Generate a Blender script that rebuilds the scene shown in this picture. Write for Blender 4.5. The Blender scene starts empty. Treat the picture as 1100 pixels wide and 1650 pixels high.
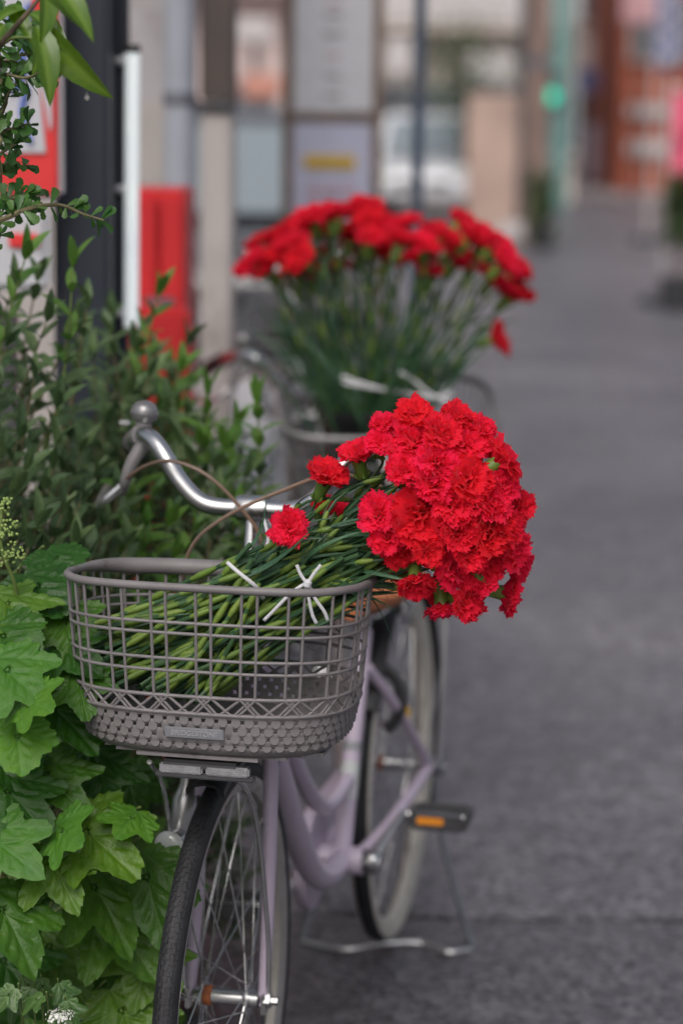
import bpy, bmesh, math, random
from mathutils import Vector as V, Matrix as M4, Quaternion
from math import sin, cos, pi, radians as R

# ---------------------------------------------------------------- camera, world, sun, exposure
sc = bpy.context.scene
col = sc.collection
CH, PITCH, ROLL, LENS = 1.54, R(9.4), R(0.8), 85.0
FPX = LENS/36*1650
cd = bpy.data.cameras.new('camera'); cam = bpy.data.objects.new('camera', cd); col.objects.link(cam)
fw = V((0, cos(PITCH), -sin(PITCH))); up0 = V((0, sin(PITCH), cos(PITCH))); rt0 = V((1, 0, 0))
rt = rt0*cos(ROLL)+up0*sin(ROLL); up = up0*cos(ROLL)-rt0*sin(ROLL)
m3 = M4((rt, up, -fw)).transposed()
cam.matrix_world = M4.Translation((0, 0, CH)) @ m3.to_4x4()
cd.sensor_fit = 'VERTICAL'; cd.sensor_height = 36; cd.sensor_width = 36; cd.lens = LENS
cd.clip_start = 0.05; cd.clip_end = 400
cd.dof.use_dof = True; cd.dof.focus_distance = 3.02; cd.dof.aperture_fstop = 2.5
sc.camera = cam
world = bpy.data.worlds.new('World'); sc.world = world; world.use_nodes = True
nt = world.node_tree; bg = nt.nodes['Background']
sky = nt.nodes.new('ShaderNodeTexSky'); sky.sky_type = 'NISHITA'; sky.sun_disc = False
SUN_EL, SUN_AZ = R(48), R(195)
sky.sun_elevation = SUN_EL; sky.sun_rotation = SUN_AZ; sky.dust_density = 6; sky.air_density = 1.0; sky.ozone_density = 1
hs = nt.nodes.new('ShaderNodeHueSaturation'); hs.inputs['Saturation'].default_value = 0.48
nt.links.new(sky.outputs[0], hs.inputs['Color']); nt.links.new(hs.outputs[0], bg.inputs[0])
bg.inputs[1].default_value = 0.12
sd = bpy.data.lights.new('sun', 'SUN'); sd.energy = 0.7; sd.angle = R(35); sd.color = (1, .97, .93)
sun = bpy.data.objects.new('sun', sd); col.objects.link(sun)
sdir = V((sin(SUN_AZ)*cos(SUN_EL), cos(SUN_AZ)*cos(SUN_EL), sin(SUN_EL)))
sun.rotation_euler = sdir.to_track_quat('Z', 'Y').to_euler(); sun.location = (0, -5, 20)
sc.view_settings.view_transform = 'Standard'; sc.view_settings.look = 'None'
sc.view_settings.exposure = 0.08; sc.view_settings.gamma = 1
sc.cycles.use_denoising = True
sc.cycles.max_bounces = 6; sc.cycles.transparent_max_bounces = 8
rnd = random.Random(7)
CAM = V((0, 0, CH))
def ray(px, py): return fw + rt*((px-550)/FPX) - up*((py-825)/FPX)
def W(px, py, D):                                    # pixel + distance along the street -> point
    r = ray(px, py); return CAM + r*(D/r.y)
def G(px, py, z=0.0):                                # pixel on the ground
    r = ray(px, py); return CAM + r*((z-CH)/r.z)

# ---------------------------------------------------------------- materials
MATS = {}
def mat(name, c, rough=.55, metal=0., var=.18, scale=14., c2=None, bump=0., bscale=180., trans=0., coat=0., orand=0., vein=None, emit=0., spec=.5, tcol=None, rvar=0., detail=4., dirt=None, dscale=6., dlo=.56, dhi=.7, sheen=0., net=0):
    m = bpy.data.materials.new(name); m.use_nodes = True; n = m.node_tree; L = n.links; N = n.nodes
    b = N['Principled BSDF']
    tc = N.new('ShaderNodeTexCoord')
    nz = N.new('ShaderNodeTexNoise'); nz.inputs['Scale'].default_value = scale; nz.inputs['Detail'].default_value = detail
    L.new(tc.outputs['Object'], nz.inputs['Vector'])
    rp = N.new('ShaderNodeValToRGB'); rp.color_ramp.elements[0].position = .32; rp.color_ramp.elements[1].position = .68
    if c2 is None:
        ca = [min(1, x*(1-var)) for x in c]; cb = [min(1, x*(1+var)) for x in c]
    else: ca, cb = c, c2
    rp.color_ramp.elements[0].color = (*ca, 1); rp.color_ramp.elements[1].color = (*cb, 1)
    L.new(nz.outputs['Fac'], rp.inputs['Fac']); out = rp.outputs['Color']
    if vein is not None:
        at = N.new('ShaderNodeAttribute'); at.attribute_name = 'vein'
        mx = N.new('ShaderNodeMixRGB'); mx.inputs['Color2'].default_value = (*vein, 1)
        L.new(at.outputs['Fac'], mx.inputs['Fac']); L.new(out, mx.inputs['Color1']); out = mx.outputs['Color']
    if net:                                            # paler net of fine veins
        vn = N.new('ShaderNodeTexVoronoi'); vn.feature = 'DISTANCE_TO_EDGE'; vn.inputs['Scale'].default_value = 22
        L.new(tc.outputs['Object'], vn.inputs['Vector'])
        mv = N.new('ShaderNodeMapRange'); mv.inputs['From Max'].default_value = .10; mv.inputs['To Min'].default_value = .38; mv.inputs['To Max'].default_value = 0.; L.new(vn.outputs['Distance'], mv.inputs['Value'])
        mx = N.new('ShaderNodeMixRGB'); mx.inputs['Color2'].default_value = (*vein, 1); L.new(mv.outputs[0], mx.inputs['Fac']); L.new(out, mx.inputs['Color1']); out = mx.outputs['Color']
    if dirt is not None:
        n2 = N.new('ShaderNodeTexNoise'); n2.inputs['Scale'].default_value = dscale; n2.inputs['Detail'].default_value = 8
        n2.inputs['Roughness'].default_value = .7
        L.new(tc.outputs['Object'], n2.inputs['Vector'])
        r2 = N.new('ShaderNodeValToRGB'); r2.color_ramp.elements[0].position = dlo; r2.color_ramp.elements[1].position = dhi
        L.new(n2.outputs['Fac'], r2.inputs['Fac'])
        mx = N.new('ShaderNodeMixRGB'); mx.inputs['Color2'].default_value = (*dirt, 1)
        L.new(r2.outputs['Color'], mx.inputs['Fac']); L.new(out, mx.inputs['Color1']); out = mx.outputs['Color']
    if orand:
        hv = .012 if name == 'petal' else .05*min(1, orand*2.5)
        oi = N.new('ShaderNodeObjectInfo'); h = N.new('ShaderNodeHueSaturation')
        mr = N.new('ShaderNodeMapRange'); mr.inputs['To Min'].default_value = 1-orand; mr.inputs['To Max'].default_value = 1+orand
        L.new(oi.outputs['Random'], mr.inputs['Value']); L.new(mr.outputs[0], h.inputs['Value'])
        m2 = N.new('ShaderNodeMath'); m2.operation = 'MULTIPLY_ADD'; m2.inputs[1].default_value = -hv; m2.inputs[2].default_value = .5+hv/2
        L.new(oi.outputs['Random'], m2.inputs[0]); L.new(m2.outputs[0], h.inputs['Hue'])
        L.new(out, h.inputs['Color']); out = h.outputs['Color']
    L.new(out, b.inputs['Base Color'])
    b.inputs['Roughness'].default_value = rough; b.inputs['Metallic'].default_value = metal
    b.inputs['Specular IOR Level'].default_value = spec
    if rvar:
        mr = N.new('ShaderNodeMapRange'); mr.inputs['To Min'].default_value = max(.03, rough-rvar); mr.inputs['To Max'].default_value = min(1, rough+rvar)
        n3 = N.new('ShaderNodeTexNoise'); n3.inputs['Scale'].default_value = scale*.37; n3.inputs['Detail'].default_value = 6
        L.new(tc.outputs['Object'], n3.inputs['Vector']); L.new(n3.outputs['Fac'], mr.inputs['Value']); L.new(mr.outputs[0], b.inputs['Roughness'])
    if coat: b.inputs['Coat Weight'].default_value = coat; b.inputs['Coat Roughness'].default_value = .2
    if sheen: b.inputs['Sheen Weight'].default_value = sheen
    if emit:
        L.new(out, b.inputs['Emission Color']); b.inputs['Emission Strength'].default_value = emit
    if bump:
        nb = N.new('ShaderNodeTexNoise'); nb.inputs['Scale'].default_value = bscale; nb.inputs['Detail'].default_value = 5
        L.new(tc.outputs['Object'], nb.inputs['Vector'])
        bm_ = N.new('ShaderNodeBump'); bm_.inputs['Strength'].default_value = bump; bm_.inputs['Distance'].default_value = .004
        if net:                                        # fine net of leaf veins
            vo = N.new('ShaderNodeTexVoronoi'); vo.feature = 'DISTANCE_TO_EDGE'; vo.inputs['Scale'].default_value = 22
            L.new(tc.outputs['Object'], vo.inputs['Vector'])
            mm = N.new('ShaderNodeMapRange'); mm.inputs['From Max'].default_value = .16; L.new(vo.outputs['Distance'], mm.inputs['Value'])
            b2_ = N.new('ShaderNodeBump'); b2_.inputs['Strength'].default_value = .14; b2_.inputs['Distance'].default_value = .0022
            L.new(mm.outputs[0], b2_.inputs['Height']); L.new(b2_.outputs[0], bm_.inputs['Normal'])
        L.new(nb.outputs['Fac'], bm_.inputs['Height']); L.new(bm_.outputs[0], b.inputs['Normal'])
    if trans:
        t = N.new('ShaderNodeBsdfTranslucent'); ms = N.new('ShaderNodeMixShader'); ms.inputs[0].default_value = trans
        if tcol: t.inputs[0].default_value = (*tcol, 1)
        else: L.new(out, t.inputs[0])
        L.new(b.outputs[0], ms.inputs[1]); L.new(t.outputs[0], ms.inputs[2]); L.new(ms.outputs[0], N['Material Output'].inputs[0])
    MATS[name] = m; return m

mat('petal', (.93, .013, .058), .7, var=.0, c2=(.97, .028, .085), scale=40, trans=.5, tcol=(1.0, .028, .09), spec=.15, orand=.08, sheen=.1)
mat('calyx', (.13, .22, .035), .5, var=.25, scale=70, trans=.12, orand=.15)
mat('stem', (.024, .075, .028), .42, c2=(.045, .105, .036), scale=30, orand=.22)
mat('node', (.13, .21, .03), .5, var=.25, scale=50, orand=.15)
mat('stemleaf', (.035, .10, .05), .45, c2=(.06, .14, .075), scale=30, trans=.12, orand=.2)
mat('hyleaf', (.030, .098, .005), .42, c2=(.052, .145, .008), scale=4, trans=.17, tcol=(.10, .28, .010), orand=.42, net=1, vein=(.065, .155, .024), bump=.2, bscale=30, spec=.4, rvar=.12, dirt=(.11, .10, .025), dscale=9, dlo=.60, dhi=.74)
mat('hyleaf_young', (.058, .175, .008), .45, c2=(.09, .225, .014), scale=6, trans=.22, tcol=(.11, .33, .018), orand=.15, net=1, vein=(.09, .235, .04), bump=.25, bscale=70)
mat('ivy', (.022, .075, .012), .4, c2=(.06, .13, .028), scale=3, trans=.15, orand=.3, vein=(.09, .18, .05))
mat('oliveleaf', (.056, .118, .045), .55, c2=(.115, .180, .066), scale=18, trans=.2, orand=.32)
mat('oliveleaf_young', (.072, .185, .024), .5, c2=(.125, .245, .042), scale=18, trans=.3, orand=.2)
mat('treeleaf', (.055, .145, .008), .34, c2=(.095, .19, .012), scale=12, trans=.30, tcol=(.22, .36, .012), orand=.15, vein=(.2, .32, .05), coat=.15)
mat('smallleaf', (.035, .12, .022), .42, c2=(.08, .19, .032), scale=40, trans=.25, orand=.3)
mat('bark', (.10, .075, .05), .8, var=.4, scale=40, bump=.6, bscale=120)
mat('twig', (.16, .14, .07), .65, var=.35, scale=40)
mat('greentwig', (.14, .20, .05), .6, var=.3, scale=30)
mat('whiteflower', (.75, .76, .70), .6, var=.1)
mat('yellowflower', (.26, .36, .10), .6, var=.2)
mat('basket', (.165, .152, .156), .5, c2=(.215, .198, .203), scale=22, bump=.12, bscale=400, dirt=(.07, .045, .03), dscale=10, dlo=.60, dhi=.72, rvar=.1)
mat('badge', (.26, .265, .29), .38, var=.08, metal=.2)
mat('badgetext', (.42, .42, .45), .35, var=.03, metal=.3)
mat('lilac', (.48, .40, .51), .36, c2=(.54, .455, .57), scale=6, coat=.35, dirt=(.11, .07, .05), dscale=17, dlo=.66, dhi=.74)
mat('chrome', (.58, .58, .59), .24, metal=1., var=.1, scale=25, rvar=.1, dirt=(.22, .17, .13), dscale=30, dlo=.63, dhi=.75)
mat('alloy', (.62, .62, .63), .33, metal=.9, var=.08, scale=25, rvar=.08)
mat('steelrim', (.55, .52, .49), .36, metal=.75, var=.1, scale=30, dirt=(.2, .13, .09), dscale=40, dlo=.6, dhi=.75)
mat('creamwall', (.55, .52, .47), .55, var=.1, scale=20, dirt=(.25, .22, .19), dscale=30)
mat('tyre', (.010, .010, .012), .62, c2=(.022, .022, .026), scale=25, bump=.3, bscale=300)
mat('blackplastic', (.018, .018, .02), .42, var=.2)
mat('darkgrey', (.06, .06, .065), .45, var=.2)
mat('greyplastic', (.22, .21, .215), .42, var=.1)
mat('bellmetal', (.34, .33, .335), .3, metal=.7, var=.12, scale=40)
mat('bracketmetal', (.36, .36, .38), .42, metal=.6, var=.2, scale=60, bump=.3, bscale=500)
mat('cable', (.13, .115, .105), .45, c2=(.30, .17, .10), scale=3)
mat('saddle', (.42, .13, .045), .5, c2=(.50, .17, .06), scale=12, bump=.15, bscale=300)
mat('reflector', (.85, .30, .015), .25, var=.1, coat=.6)
mat('yellowtag', (.85, .50, .02), .4, var=.05)
mat('rust', (.30, .09, .03), .7, var=.4, scale=60)
mat('lens', (.55, .58, .58), .12, var=.05, coat=1)
mat('bluegrey', (.17, .18, .21), .42, metal=.5, var=.15)
mat('wire', (.22, .215, .22), .42, metal=.4, var=.15)
mat('frame_grey', (.16, .15, .165), .4, var=.15, coat=.3)
mat('frame_navy', (.035, .04, .06), .35, var=.15, coat=.4)
mat('whitetie', (.60, .60, .63), .45, var=.05)
mat('bucket', (.012, .012, .014), .35, var=.2)
mat('navy', (.012, .017, .029), .5, c2=(.016, .022, .036), scale=4)
mat('signred', (.66, .025, .03), .45, c2=(.74, .04, .04), scale=3)
mat('signwhite', (.52, .52, .56), .45, var=.06, scale=4)
mat('signblue', (.09, .16, .5), .45, var=.1)
mat('redcab', (.60, .022, .028), .4, c2=(.68, .035, .04), scale=3)
mat('tube', (.85, .93, 1.0), .3, var=.10, scale=9, emit=.30)
mat('concrete', (0.437, 0.408, 0.397), .8, var=.1, scale=4, bump=.2, bscale=60, dirt=(.25, .22, .2), dscale=2)
mat('pave', (0.483, 0.460, 0.471), .7, var=.12, scale=2, bump=.3, bscale=80, dirt=(.30, .28, .28), dscale=1.2)
mat('greywall', (0.414, 0.397, 0.414), .8, var=.08, scale=3, dirt=(.27, .25, .25), dscale=1.5)
mat('bluepole', (0.322, 0.345, 0.397), .5, var=.08, scale=4)
mat('brownpanel', (.075, .058, .052), .6, var=.15, scale=3)
mat('woodbrown', (.20, .135, .10), .6, var=.2, scale=9)
mat('paper', (.74, .74, .79), .6, var=.04)
mat('paperblue', (.62, .63, .80), .6, var=.04)
mat('labelyellow', (.72, .46, .05), .5, var=.08)
mat('inkgrey', (.30, .28, .29), .6, var=.1)
mat('inkpink', (.60, .34, .37), .6, var=.1)
mat('postnavy', (.075, .10, .145), .45, var=.12, scale=6)
mat('carwhite', (.66, .67, .71), .25, var=.03, coat=.8)
mat('cardark', (.075, .075, .085), .25, var=.08, coat=.8)
mat('carglass', (.22, .26, .29), .06, var=.05, coat=.5)
mat('wallpink', (0.667, 0.540, 0.529), .8, var=.08, scale=.7, dirt=(.40, .33, .31), dscale=.5)
mat('wallbeige', (0.621, 0.540, 0.494), .8, var=.08, scale=.7, dirt=(.34, .30, .28), dscale=.5)
mat('wallcream', (0.575, 0.540, 0.540), .8, var=.06, scale=.7)
mat('wallgrey', (.33, .32, .34), .8, var=.08, scale=.7)
mat('wallorange', (.40, .105, .055), .7, c2=(.48, .13, .07), scale=1)
mat('glass', (.14, .15, .17), .08, var=.2, scale=2, coat=.3)
mat('wallsalmon', (.46, .33, .28), .8, var=.15, scale=1.2, dirt=(.36, .28, .25), dscale=1)
mat('sticker', (.45, .50, .48), .4, c2=(.58, .56, .60), scale=30)
mat('stickerdark', (.10, .16, .14), .4, c2=(.3, .3, .33), scale=60)
mat('awning', (.55, .26, .20), .7, var=.1)
mat('palelilac', (.50, .44, .54), .7, var=.1)
mat('teal', (.17, .31, .29), .5, var=.1)
mat('polebrown', (.23, .155, .13), .8, var=.2, scale=2)
mat('signal', (.0, .75, .47), .4, var=.02, emit=.7)
mat('bannerblue', (.12, .15, .33), .7, var=.1)
mat('bannerpink', (.72, .10, .19), .7, var=.1)
mat('leafdark', (.035, .085, .02), .5, c2=(.08, .15, .03), scale=8, trans=.15, orand=.2)
mat('drop', (.95, .96, 1), .02, var=0)
MATS['drop'].node_tree.nodes['Principled BSDF'].inputs['Transmission Weight'].default_value = 1
MATS['drop'].node_tree.nodes['Principled BSDF'].inputs['IOR'].default_value = 1.33

def asphalt(nm, kk):
    m = bpy.data.materials.new(nm); m.use_nodes = True; n = m.node_tree; L = n.links; N = n.nodes; b = N['Principled BSDF']
    tc = N.new('ShaderNodeTexCoord')
    def noise(s, d=4, r=.5):
        z = N.new('ShaderNodeTexNoise'); z.inputs['Scale'].default_value = s; z.inputs['Detail'].default_value = d; z.inputs['Roughness'].default_value = r
        L.new(tc.outputs['Object'], z.inputs['Vector']); return z.outputs['Fac']
    def ramp(i, a, ca, bb, cb):
        r = N.new('ShaderNodeValToRGB'); r.color_ramp.elements[0].position = a; r.color_ramp.elements[1].position = bb
        r.color_ramp.elements[0].color = (*ca, 1); r.color_ramp.elements[1].color = (*cb, 1); L.new(i, r.inputs['Fac']); return r.outputs['Color']
    vo = N.new('ShaderNodeTexVoronoi'); vo.inputs['Scale'].default_value = 80; L.new(tc.outputs['Object'], vo.inputs['Vector'])
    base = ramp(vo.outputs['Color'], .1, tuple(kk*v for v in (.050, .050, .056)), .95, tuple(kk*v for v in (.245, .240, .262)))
    big = ramp(noise(.8, 5), .35, (.62, .61, .64), .68, (1.12, 1.09, 1.08))
    mid = ramp(noise(14, 6, .7), .32, (.58, .58, .60), .70, (1.34, 1.33, 1.34))
    x = N.new('ShaderNodeMixRGB'); x.blend_type = 'MULTIPLY'; x.inputs[0].default_value = 1; L.new(base, x.inputs[1]); L.new(big, x.inputs[2])
    y = N.new('ShaderNodeMixRGB'); y.blend_type = 'MULTIPLY'; y.inputs[0].default_value = 1; L.new(x.outputs[0], y.inputs[1]); L.new(mid, y.inputs[2])
    L.new(y.outputs[0], b.inputs['Base Color'])
    L.new(ramp(noise(2.2, 5), .3, (.28,)*3, .7, (.44,)*3), b.inputs['Roughness'])
    bp = N.new('ShaderNodeBump'); bp.inputs['Strength'].default_value = .85; bp.inputs['Distance'].default_value = .004
    ad = N.new('ShaderNodeMath'); ad.operation = 'ADD'; L.new(vo.outputs['Distance'], ad.inputs[0]); L.new(noise(40, 6, .7), ad.inputs[1])
    L.new(ad.outputs[0], bp.inputs['Height']); L.new(bp.outputs[0], b.inputs['Normal'])
    MATS[nm] = m
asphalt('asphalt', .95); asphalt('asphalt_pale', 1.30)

# ---------------------------------------------------------------- mesh helpers
def tag(o, label=None, cat=None, group=None, kind=None):
    if label: o['label'] = label
    if cat: o['category'] = cat
    if group: o['group'] = group
    if kind: o['kind'] = kind
    return o
def link(o, parent=None):
    col.objects.link(o)
    if parent is not None: o.parent = parent
    return o
def empty(name, loc=(0, 0, 0), rz=0, parent=None):
    o = bpy.data.objects.new(name, None); o.empty_display_size = .05; o.location = loc; o.rotation_euler = (0, 0, rz); return link(o, parent)
def inst(name, me, parent, mx):
    o = bpy.data.objects.new(name, me); link(o, parent); o.matrix_local = mx; return o
def frame(t, ref=V((0, 0, 1))):
    t = t.normalized()
    if abs(t.dot(ref)) > .98: ref = V((1, 0, 0)) if abs(t.x) < .9 else V((0, 1, 0))
    a = t.cross(ref).normalized(); return a, a.cross(t).normalized()
def smoothpath(pts, sub=6, closed=False):
    P = [V(p) for p in pts]; n = len(P); out = []
    rng = range(n if closed else n-1)
    for i in rng:
        p1, p2 = P[i], P[(i+1) % n]
        p0 = P[i-1] if (i > 0 or closed) else p1*2-p2
        p3 = P[(i+2) % n] if (i+2 < n or closed) else p2*2-p1
        for k in range(sub):
            t = k/sub
            out.append(.5*((2*p1)+(p2-p0)*t+(2*p0-5*p1+4*p2-p3)*t*t+(3*p1-p0-3*p2+p3)*t**3))
    if not closed: out.append(P[-1])
    return out
class MB:
    def __init__(s): s.v = []; s.f = []; s.mi = []; s.m = 0
    def add(s, vs, fs):
        o = len(s.v); s.v += [tuple(p) for p in vs]; s.f += [tuple(i+o for i in f) for f in fs]; s.mi += [s.m]*len(fs); return s
    def tube(s, pts, r, n=8, closed=False, cap=True):
        P = [V(p) for p in pts]; k = len(P); rr = r if isinstance(r, (list, tuple)) else [r]*k
        vs = []; a = None
        for i, p in enumerate(P):
            q = (P[(i+1) % k] if (closed or i < k-1) else p) - (P[i-1] if (closed or i > 0) else p)
            if q.length < 1e-9: q = V((0, 0, 1))
            t = q.normalized()
            if a is None: a, b = frame(t)
            else:
                a = (a - t*a.dot(t))
                a = a.normalized() if a.length > 1e-6 else frame(t)[0]
                b = a.cross(t).normalized()
            for j in range(n):
                th = 2*pi*j/n; vs.append(p + (a*cos(th)+b*sin(th))*rr[i])
        fs = []
        for i in range(k if closed else k-1):
            i2 = (i+1) % k
            for j in range(n):
                j2 = (j+1) % n; fs.append((i*n+j, i*n+j2, i2*n+j2, i2*n+j))
        if cap and not closed: fs += [tuple(range(n))[::-1], tuple((k-1)*n+j for j in range(n))]
        return s.add(vs, fs)
    def box(s, c, d, rot=None, bev=0.):
        bm = bmesh.new(); bmesh.ops.create_cube(bm, size=1)
        bmesh.ops.scale(bm, vec=d, verts=bm.verts)
        if bev: bmesh.ops.bevel(bm, geom=bm.edges[:], offset=bev, segments=2, affect='EDGES')
        mx = M4.Translation(c) @ (rot.to_4x4() if rot is not None else M4.Identity(4))
        bm.verts.index_update()
        s.add([mx @ v.co for v in bm.verts], [[v.index for v in f.verts] for f in bm.faces]); bm.free(); return s
    def lathe(s, prof, p0, axis, n=20, cap=True):
        ax = V(axis).normalized(); a, b = frame(ax); p0 = V(p0); vs = []
        for (h, r) in prof:
            for j in range(n): th = 2*pi*j/n; vs.append(p0+ax*h+(a*cos(th)+b*sin(th))*r)
        k = len(prof); fs = [(i*n+j, i*n+(j+1) % n, (i+1)*n+(j+1) % n, (i+1)*n+j) for i in range(k-1) for j in range(n)]
        if cap: fs += [tuple(range(n))[::-1], tuple((k-1)*n+j for j in range(n))]
        return s.add(vs, fs)
    def mesh(s, name, mats, smooth=True):
        me = bpy.data.meshes.new(name); me.from_pydata(s.v, [], s.f)
        for m in (mats if isinstance(mats, (list, tuple)) else [mats]): me.materials.append(MATS[m])
        if any(s.mi): me.polygons.foreach_set('material_index', s.mi)
        bm = bmesh.new(); bm.from_mesh(me); bmesh.ops.recalc_face_normals(bm, faces=bm.faces); bm.to_mesh(me); bm.free()
        if smooth:
            me.polygons.foreach_set('use_smooth', [True]*len(me.polygons))
            try: me.set_sharp_from_angle(angle=R(40))
            except Exception: pass
        me.update(); return me
    def build(s, name, mats, parent=None, smooth=True):
        o = bpy.data.objects.new(name, s.mesh(name, mats, smooth)); return link(o, parent)
UNIT = {}
def rod(name, parent, p0, p1, r, m, n=8):            # straight rod sharing one unit cylinder per material
    k = (m, n)
    if k not in UNIT: UNIT[k] = MB().tube([(0, 0, 0), (0, 0, 1)], 1, n).mesh('rod_'+m, m)
    p0, p1 = V(p0), V(p1); d = p1-p0; L = d.length
    q = V((0, 0, 1)).rotation_difference(d/L).to_matrix().to_4x4()
    return inst(name, UNIT[k], parent, M4.Translation(p0) @ q @ M4.Diagonal((r, r, L, 1)))
def orient(base, tip, nrm, scale=None):
    y = (tip-base); L = y.length; y = y/L; z = nrm - y*nrm.dot(y)
    z = z.normalized() if z.length > 1e-5 else frame(y)[0]
    x = y.cross(z); sx = L if scale is None else scale
    mx = M4(((x.x*sx, y.x*L, z.x*sx, base.x), (x.y*sx, y.y*L, z.y*sx, base.y), (x.z*sx, y.z*L, z.z*sx, base.z), (0, 0, 0, 1)))
    return mx

# ---------------------------------------------------------------- ground
STREET = math.atan2(2.0-.3, 29-5.)                    # street heads a little to the right
yj = G(900, 1480).y
gm = MB()
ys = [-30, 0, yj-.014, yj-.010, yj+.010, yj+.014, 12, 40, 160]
xs = [-70, -3]+[-3+.25*i for i in range(1, 37)]+[70]
wob = [rnd.uniform(-.014, .014) for _ in xs]
vs = []
for j, y in enumerate(ys):
    for i, x in enumerate(xs):
        vs.append((x, y+(wob[i] if 2 <= j <= 5 else 0), -.035 if j in (3, 4) else 0))
nx = len(xs)
gm.add(vs, [(j*nx+i, j*nx+i+1, (j+1)*nx+i+1, (j+1)*nx+i) for j in range(len(ys)-1) for i in range(nx-1)])
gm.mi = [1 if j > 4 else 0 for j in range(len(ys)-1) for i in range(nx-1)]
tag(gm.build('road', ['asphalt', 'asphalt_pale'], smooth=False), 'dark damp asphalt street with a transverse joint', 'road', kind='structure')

# ---------------------------------------------------------------- background street
ss_ = MB().box((0, 52, -.04), (120, 11, .09)).build('cross_street', 'pave'); tag(ss_, 'pale cross street at the far end', 'road', kind='structure')
pv = MB().box((-3.4, 19.5, .035), (6.6, 23.0, .13), bev=.02).build('pavement', 'pave'); tag(pv, 'pale concrete pavement along the shop side', 'pavement', kind='structure')
def wbox(mb, px0, py0, px1, py1, D, depth, to_ground=False, bev=0.):
    a, b = W(px0, py0, D), W(px1, py1, D)
    zt, zb = (a.z, 0. if to_ground else b.z); x0, x1 = min(a.x, b.x), max(a.x, b.x)
    mb.box(((x0+x1)/2, D+depth/2, (zt+zb)/2), (x1-x0, depth, zt-zb), bev=bev); return mb
# navy sign pillar
p = empty('sign_pillar', (W(140, 500, 4.6).x, 4.7, 0)); tag(p, 'tall matte navy pillar rising behind the shrubs', 'pillar')
def rel(o, name, mb, mats, smooth=True):               # build a world-space mesh as a child of an unrotated empty
    l = o.matrix_basis.translation
    mb.v = [(v[0]-l.x, v[1]-l.y, v[2]-l.z) for v in mb.v]; return mb.build(name, mats, o, smooth)
a = W(86, 200, 4.6).x; b = W(176, 200, 4.6).x
rel(p, 'post', MB().box(((a+b)/2, 4.7, 1.4), (b-a, .2, 2.8), bev=.008), 'navy')
rel(p, 'side_flange', MB().box((b+.0115, 4.76, 1.3), (.021, .06, 2.6), bev=.004), 'navy')
rel(p, 'base_plate', MB().box(((a+b)/2, 4.7, .015), (.26, .3, .03), bev=.004), 'darkgrey')
# lit tube with clips on the flange
t = empty('tube_lamp', W(205, 530, 4.72)); tag(t, 'bright white tube lamp fixed upright beside the navy pillar', 'lamp')
p0, p1 = W(212, 530, 4.72), W(212, 82, 4.72); p1.x = p0.x+.002
rel(t, 'tube', MB().tube([p0, p1], .0145, 14), 'tube')
rel(t, 'end_cap', MB().tube([p0-V((0, 0, .01)), p0+V((0, 0, .004))], .0155, 14), 'darkgrey')
rel(t, 'end_cap', MB().tube([p1-V((0, 0, .004)), p1+V((0, 0, .012))], .0155, 14), 'darkgrey')
for py in (98, 305, 505):
    q = W(197, py, 4.72)
    rel(t, 'clip', MB().lathe([(-.012, .006), (-.004, .009), (.004, .009), (.012, .006)], q, (1, 0, 0), 10), 'signwhite')
    rel(t, 'clip_arm', MB().box((q.x-.004, q.y+.02, q.z), (.012, .05, .008)), 'darkgrey')
# red, white and blue sign board left of the pillar
s = empty('sign_board', (W(20, 400, 4.5).x, 4.53, 0)); tag(s, 'red and white sign board with blue strokes behind the branches', 'sign')
rel(s, 'panel', wbox(MB(), -200, -80, 101, 322, 4.5, .05, bev=.012), 'signwhite')
rel(s, 'red_field', wbox(MB(), -190, -70, 93, 315, 4.494, .02, bev=.004), 'signred')
w = MB(); q = [W(-180, -60, 4.488), W(82, -60, 4.488), W(55, 60, 4.488), W(74, 246, 4.488), W(-180, 246, 4.488)]
q = [W(-180, -60, 4.488), W(46, -60, 4.488), W(74, 246, 4.488), W(-180, 246, 4.488)]
w.add(q+[v+V((0, .01, 0)) for v in q], [(0, 1, 2, 3), (4, 5, 6, 7), (0, 1, 5, 4), (1, 2, 6, 5), (2, 3, 7, 6), (3, 0, 4, 7)]); rel(s, 'white_field', w, 'signwhite', False)
w = MB(); q = [W(60, 100, 4.488), W(80, 60, 4.488), W(84, 200, 4.488), W(80, 212, 4.488)]
w.add(q+[v+V((0, .01, 0)) for v in q], [(0, 1, 2, 3), (4, 5, 6, 7), (0, 1, 5, 4), (1, 2, 6, 5), (2, 3, 7, 6), (3, 0, 4, 7)]); rel(s, 'white_wedge', w, 'signwhite', False)
for pts in ([(48, 5), (34, 60), (40, 110), (20, 150)], [(12, 30), (45, 20), (50, 60)], [(45, 140), (36, 180), (50, 230)], [(10, 90), (40, 95)]):
    rel(s, 'blue_stroke', MB().tube(smoothpath([W(x, y, 4.484) for x, y in pts], 5), .006, 6), 'signblue')
rel(s, 'lower_panel', wbox(MB(), -200, 328, 80, 470, 4.5, .05, bev=.012), 'signwhite')
rel(s, 'red_emblem', wbox(MB(), 14, 376, 64, 400, 4.49, .012, bev=.004), 'signred')
for x in (-.95, -.64): rel(s, 'leg', MB().box((x, 4.55, .58), (.05, .04, 1.16)), 'darkgrey')
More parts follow.
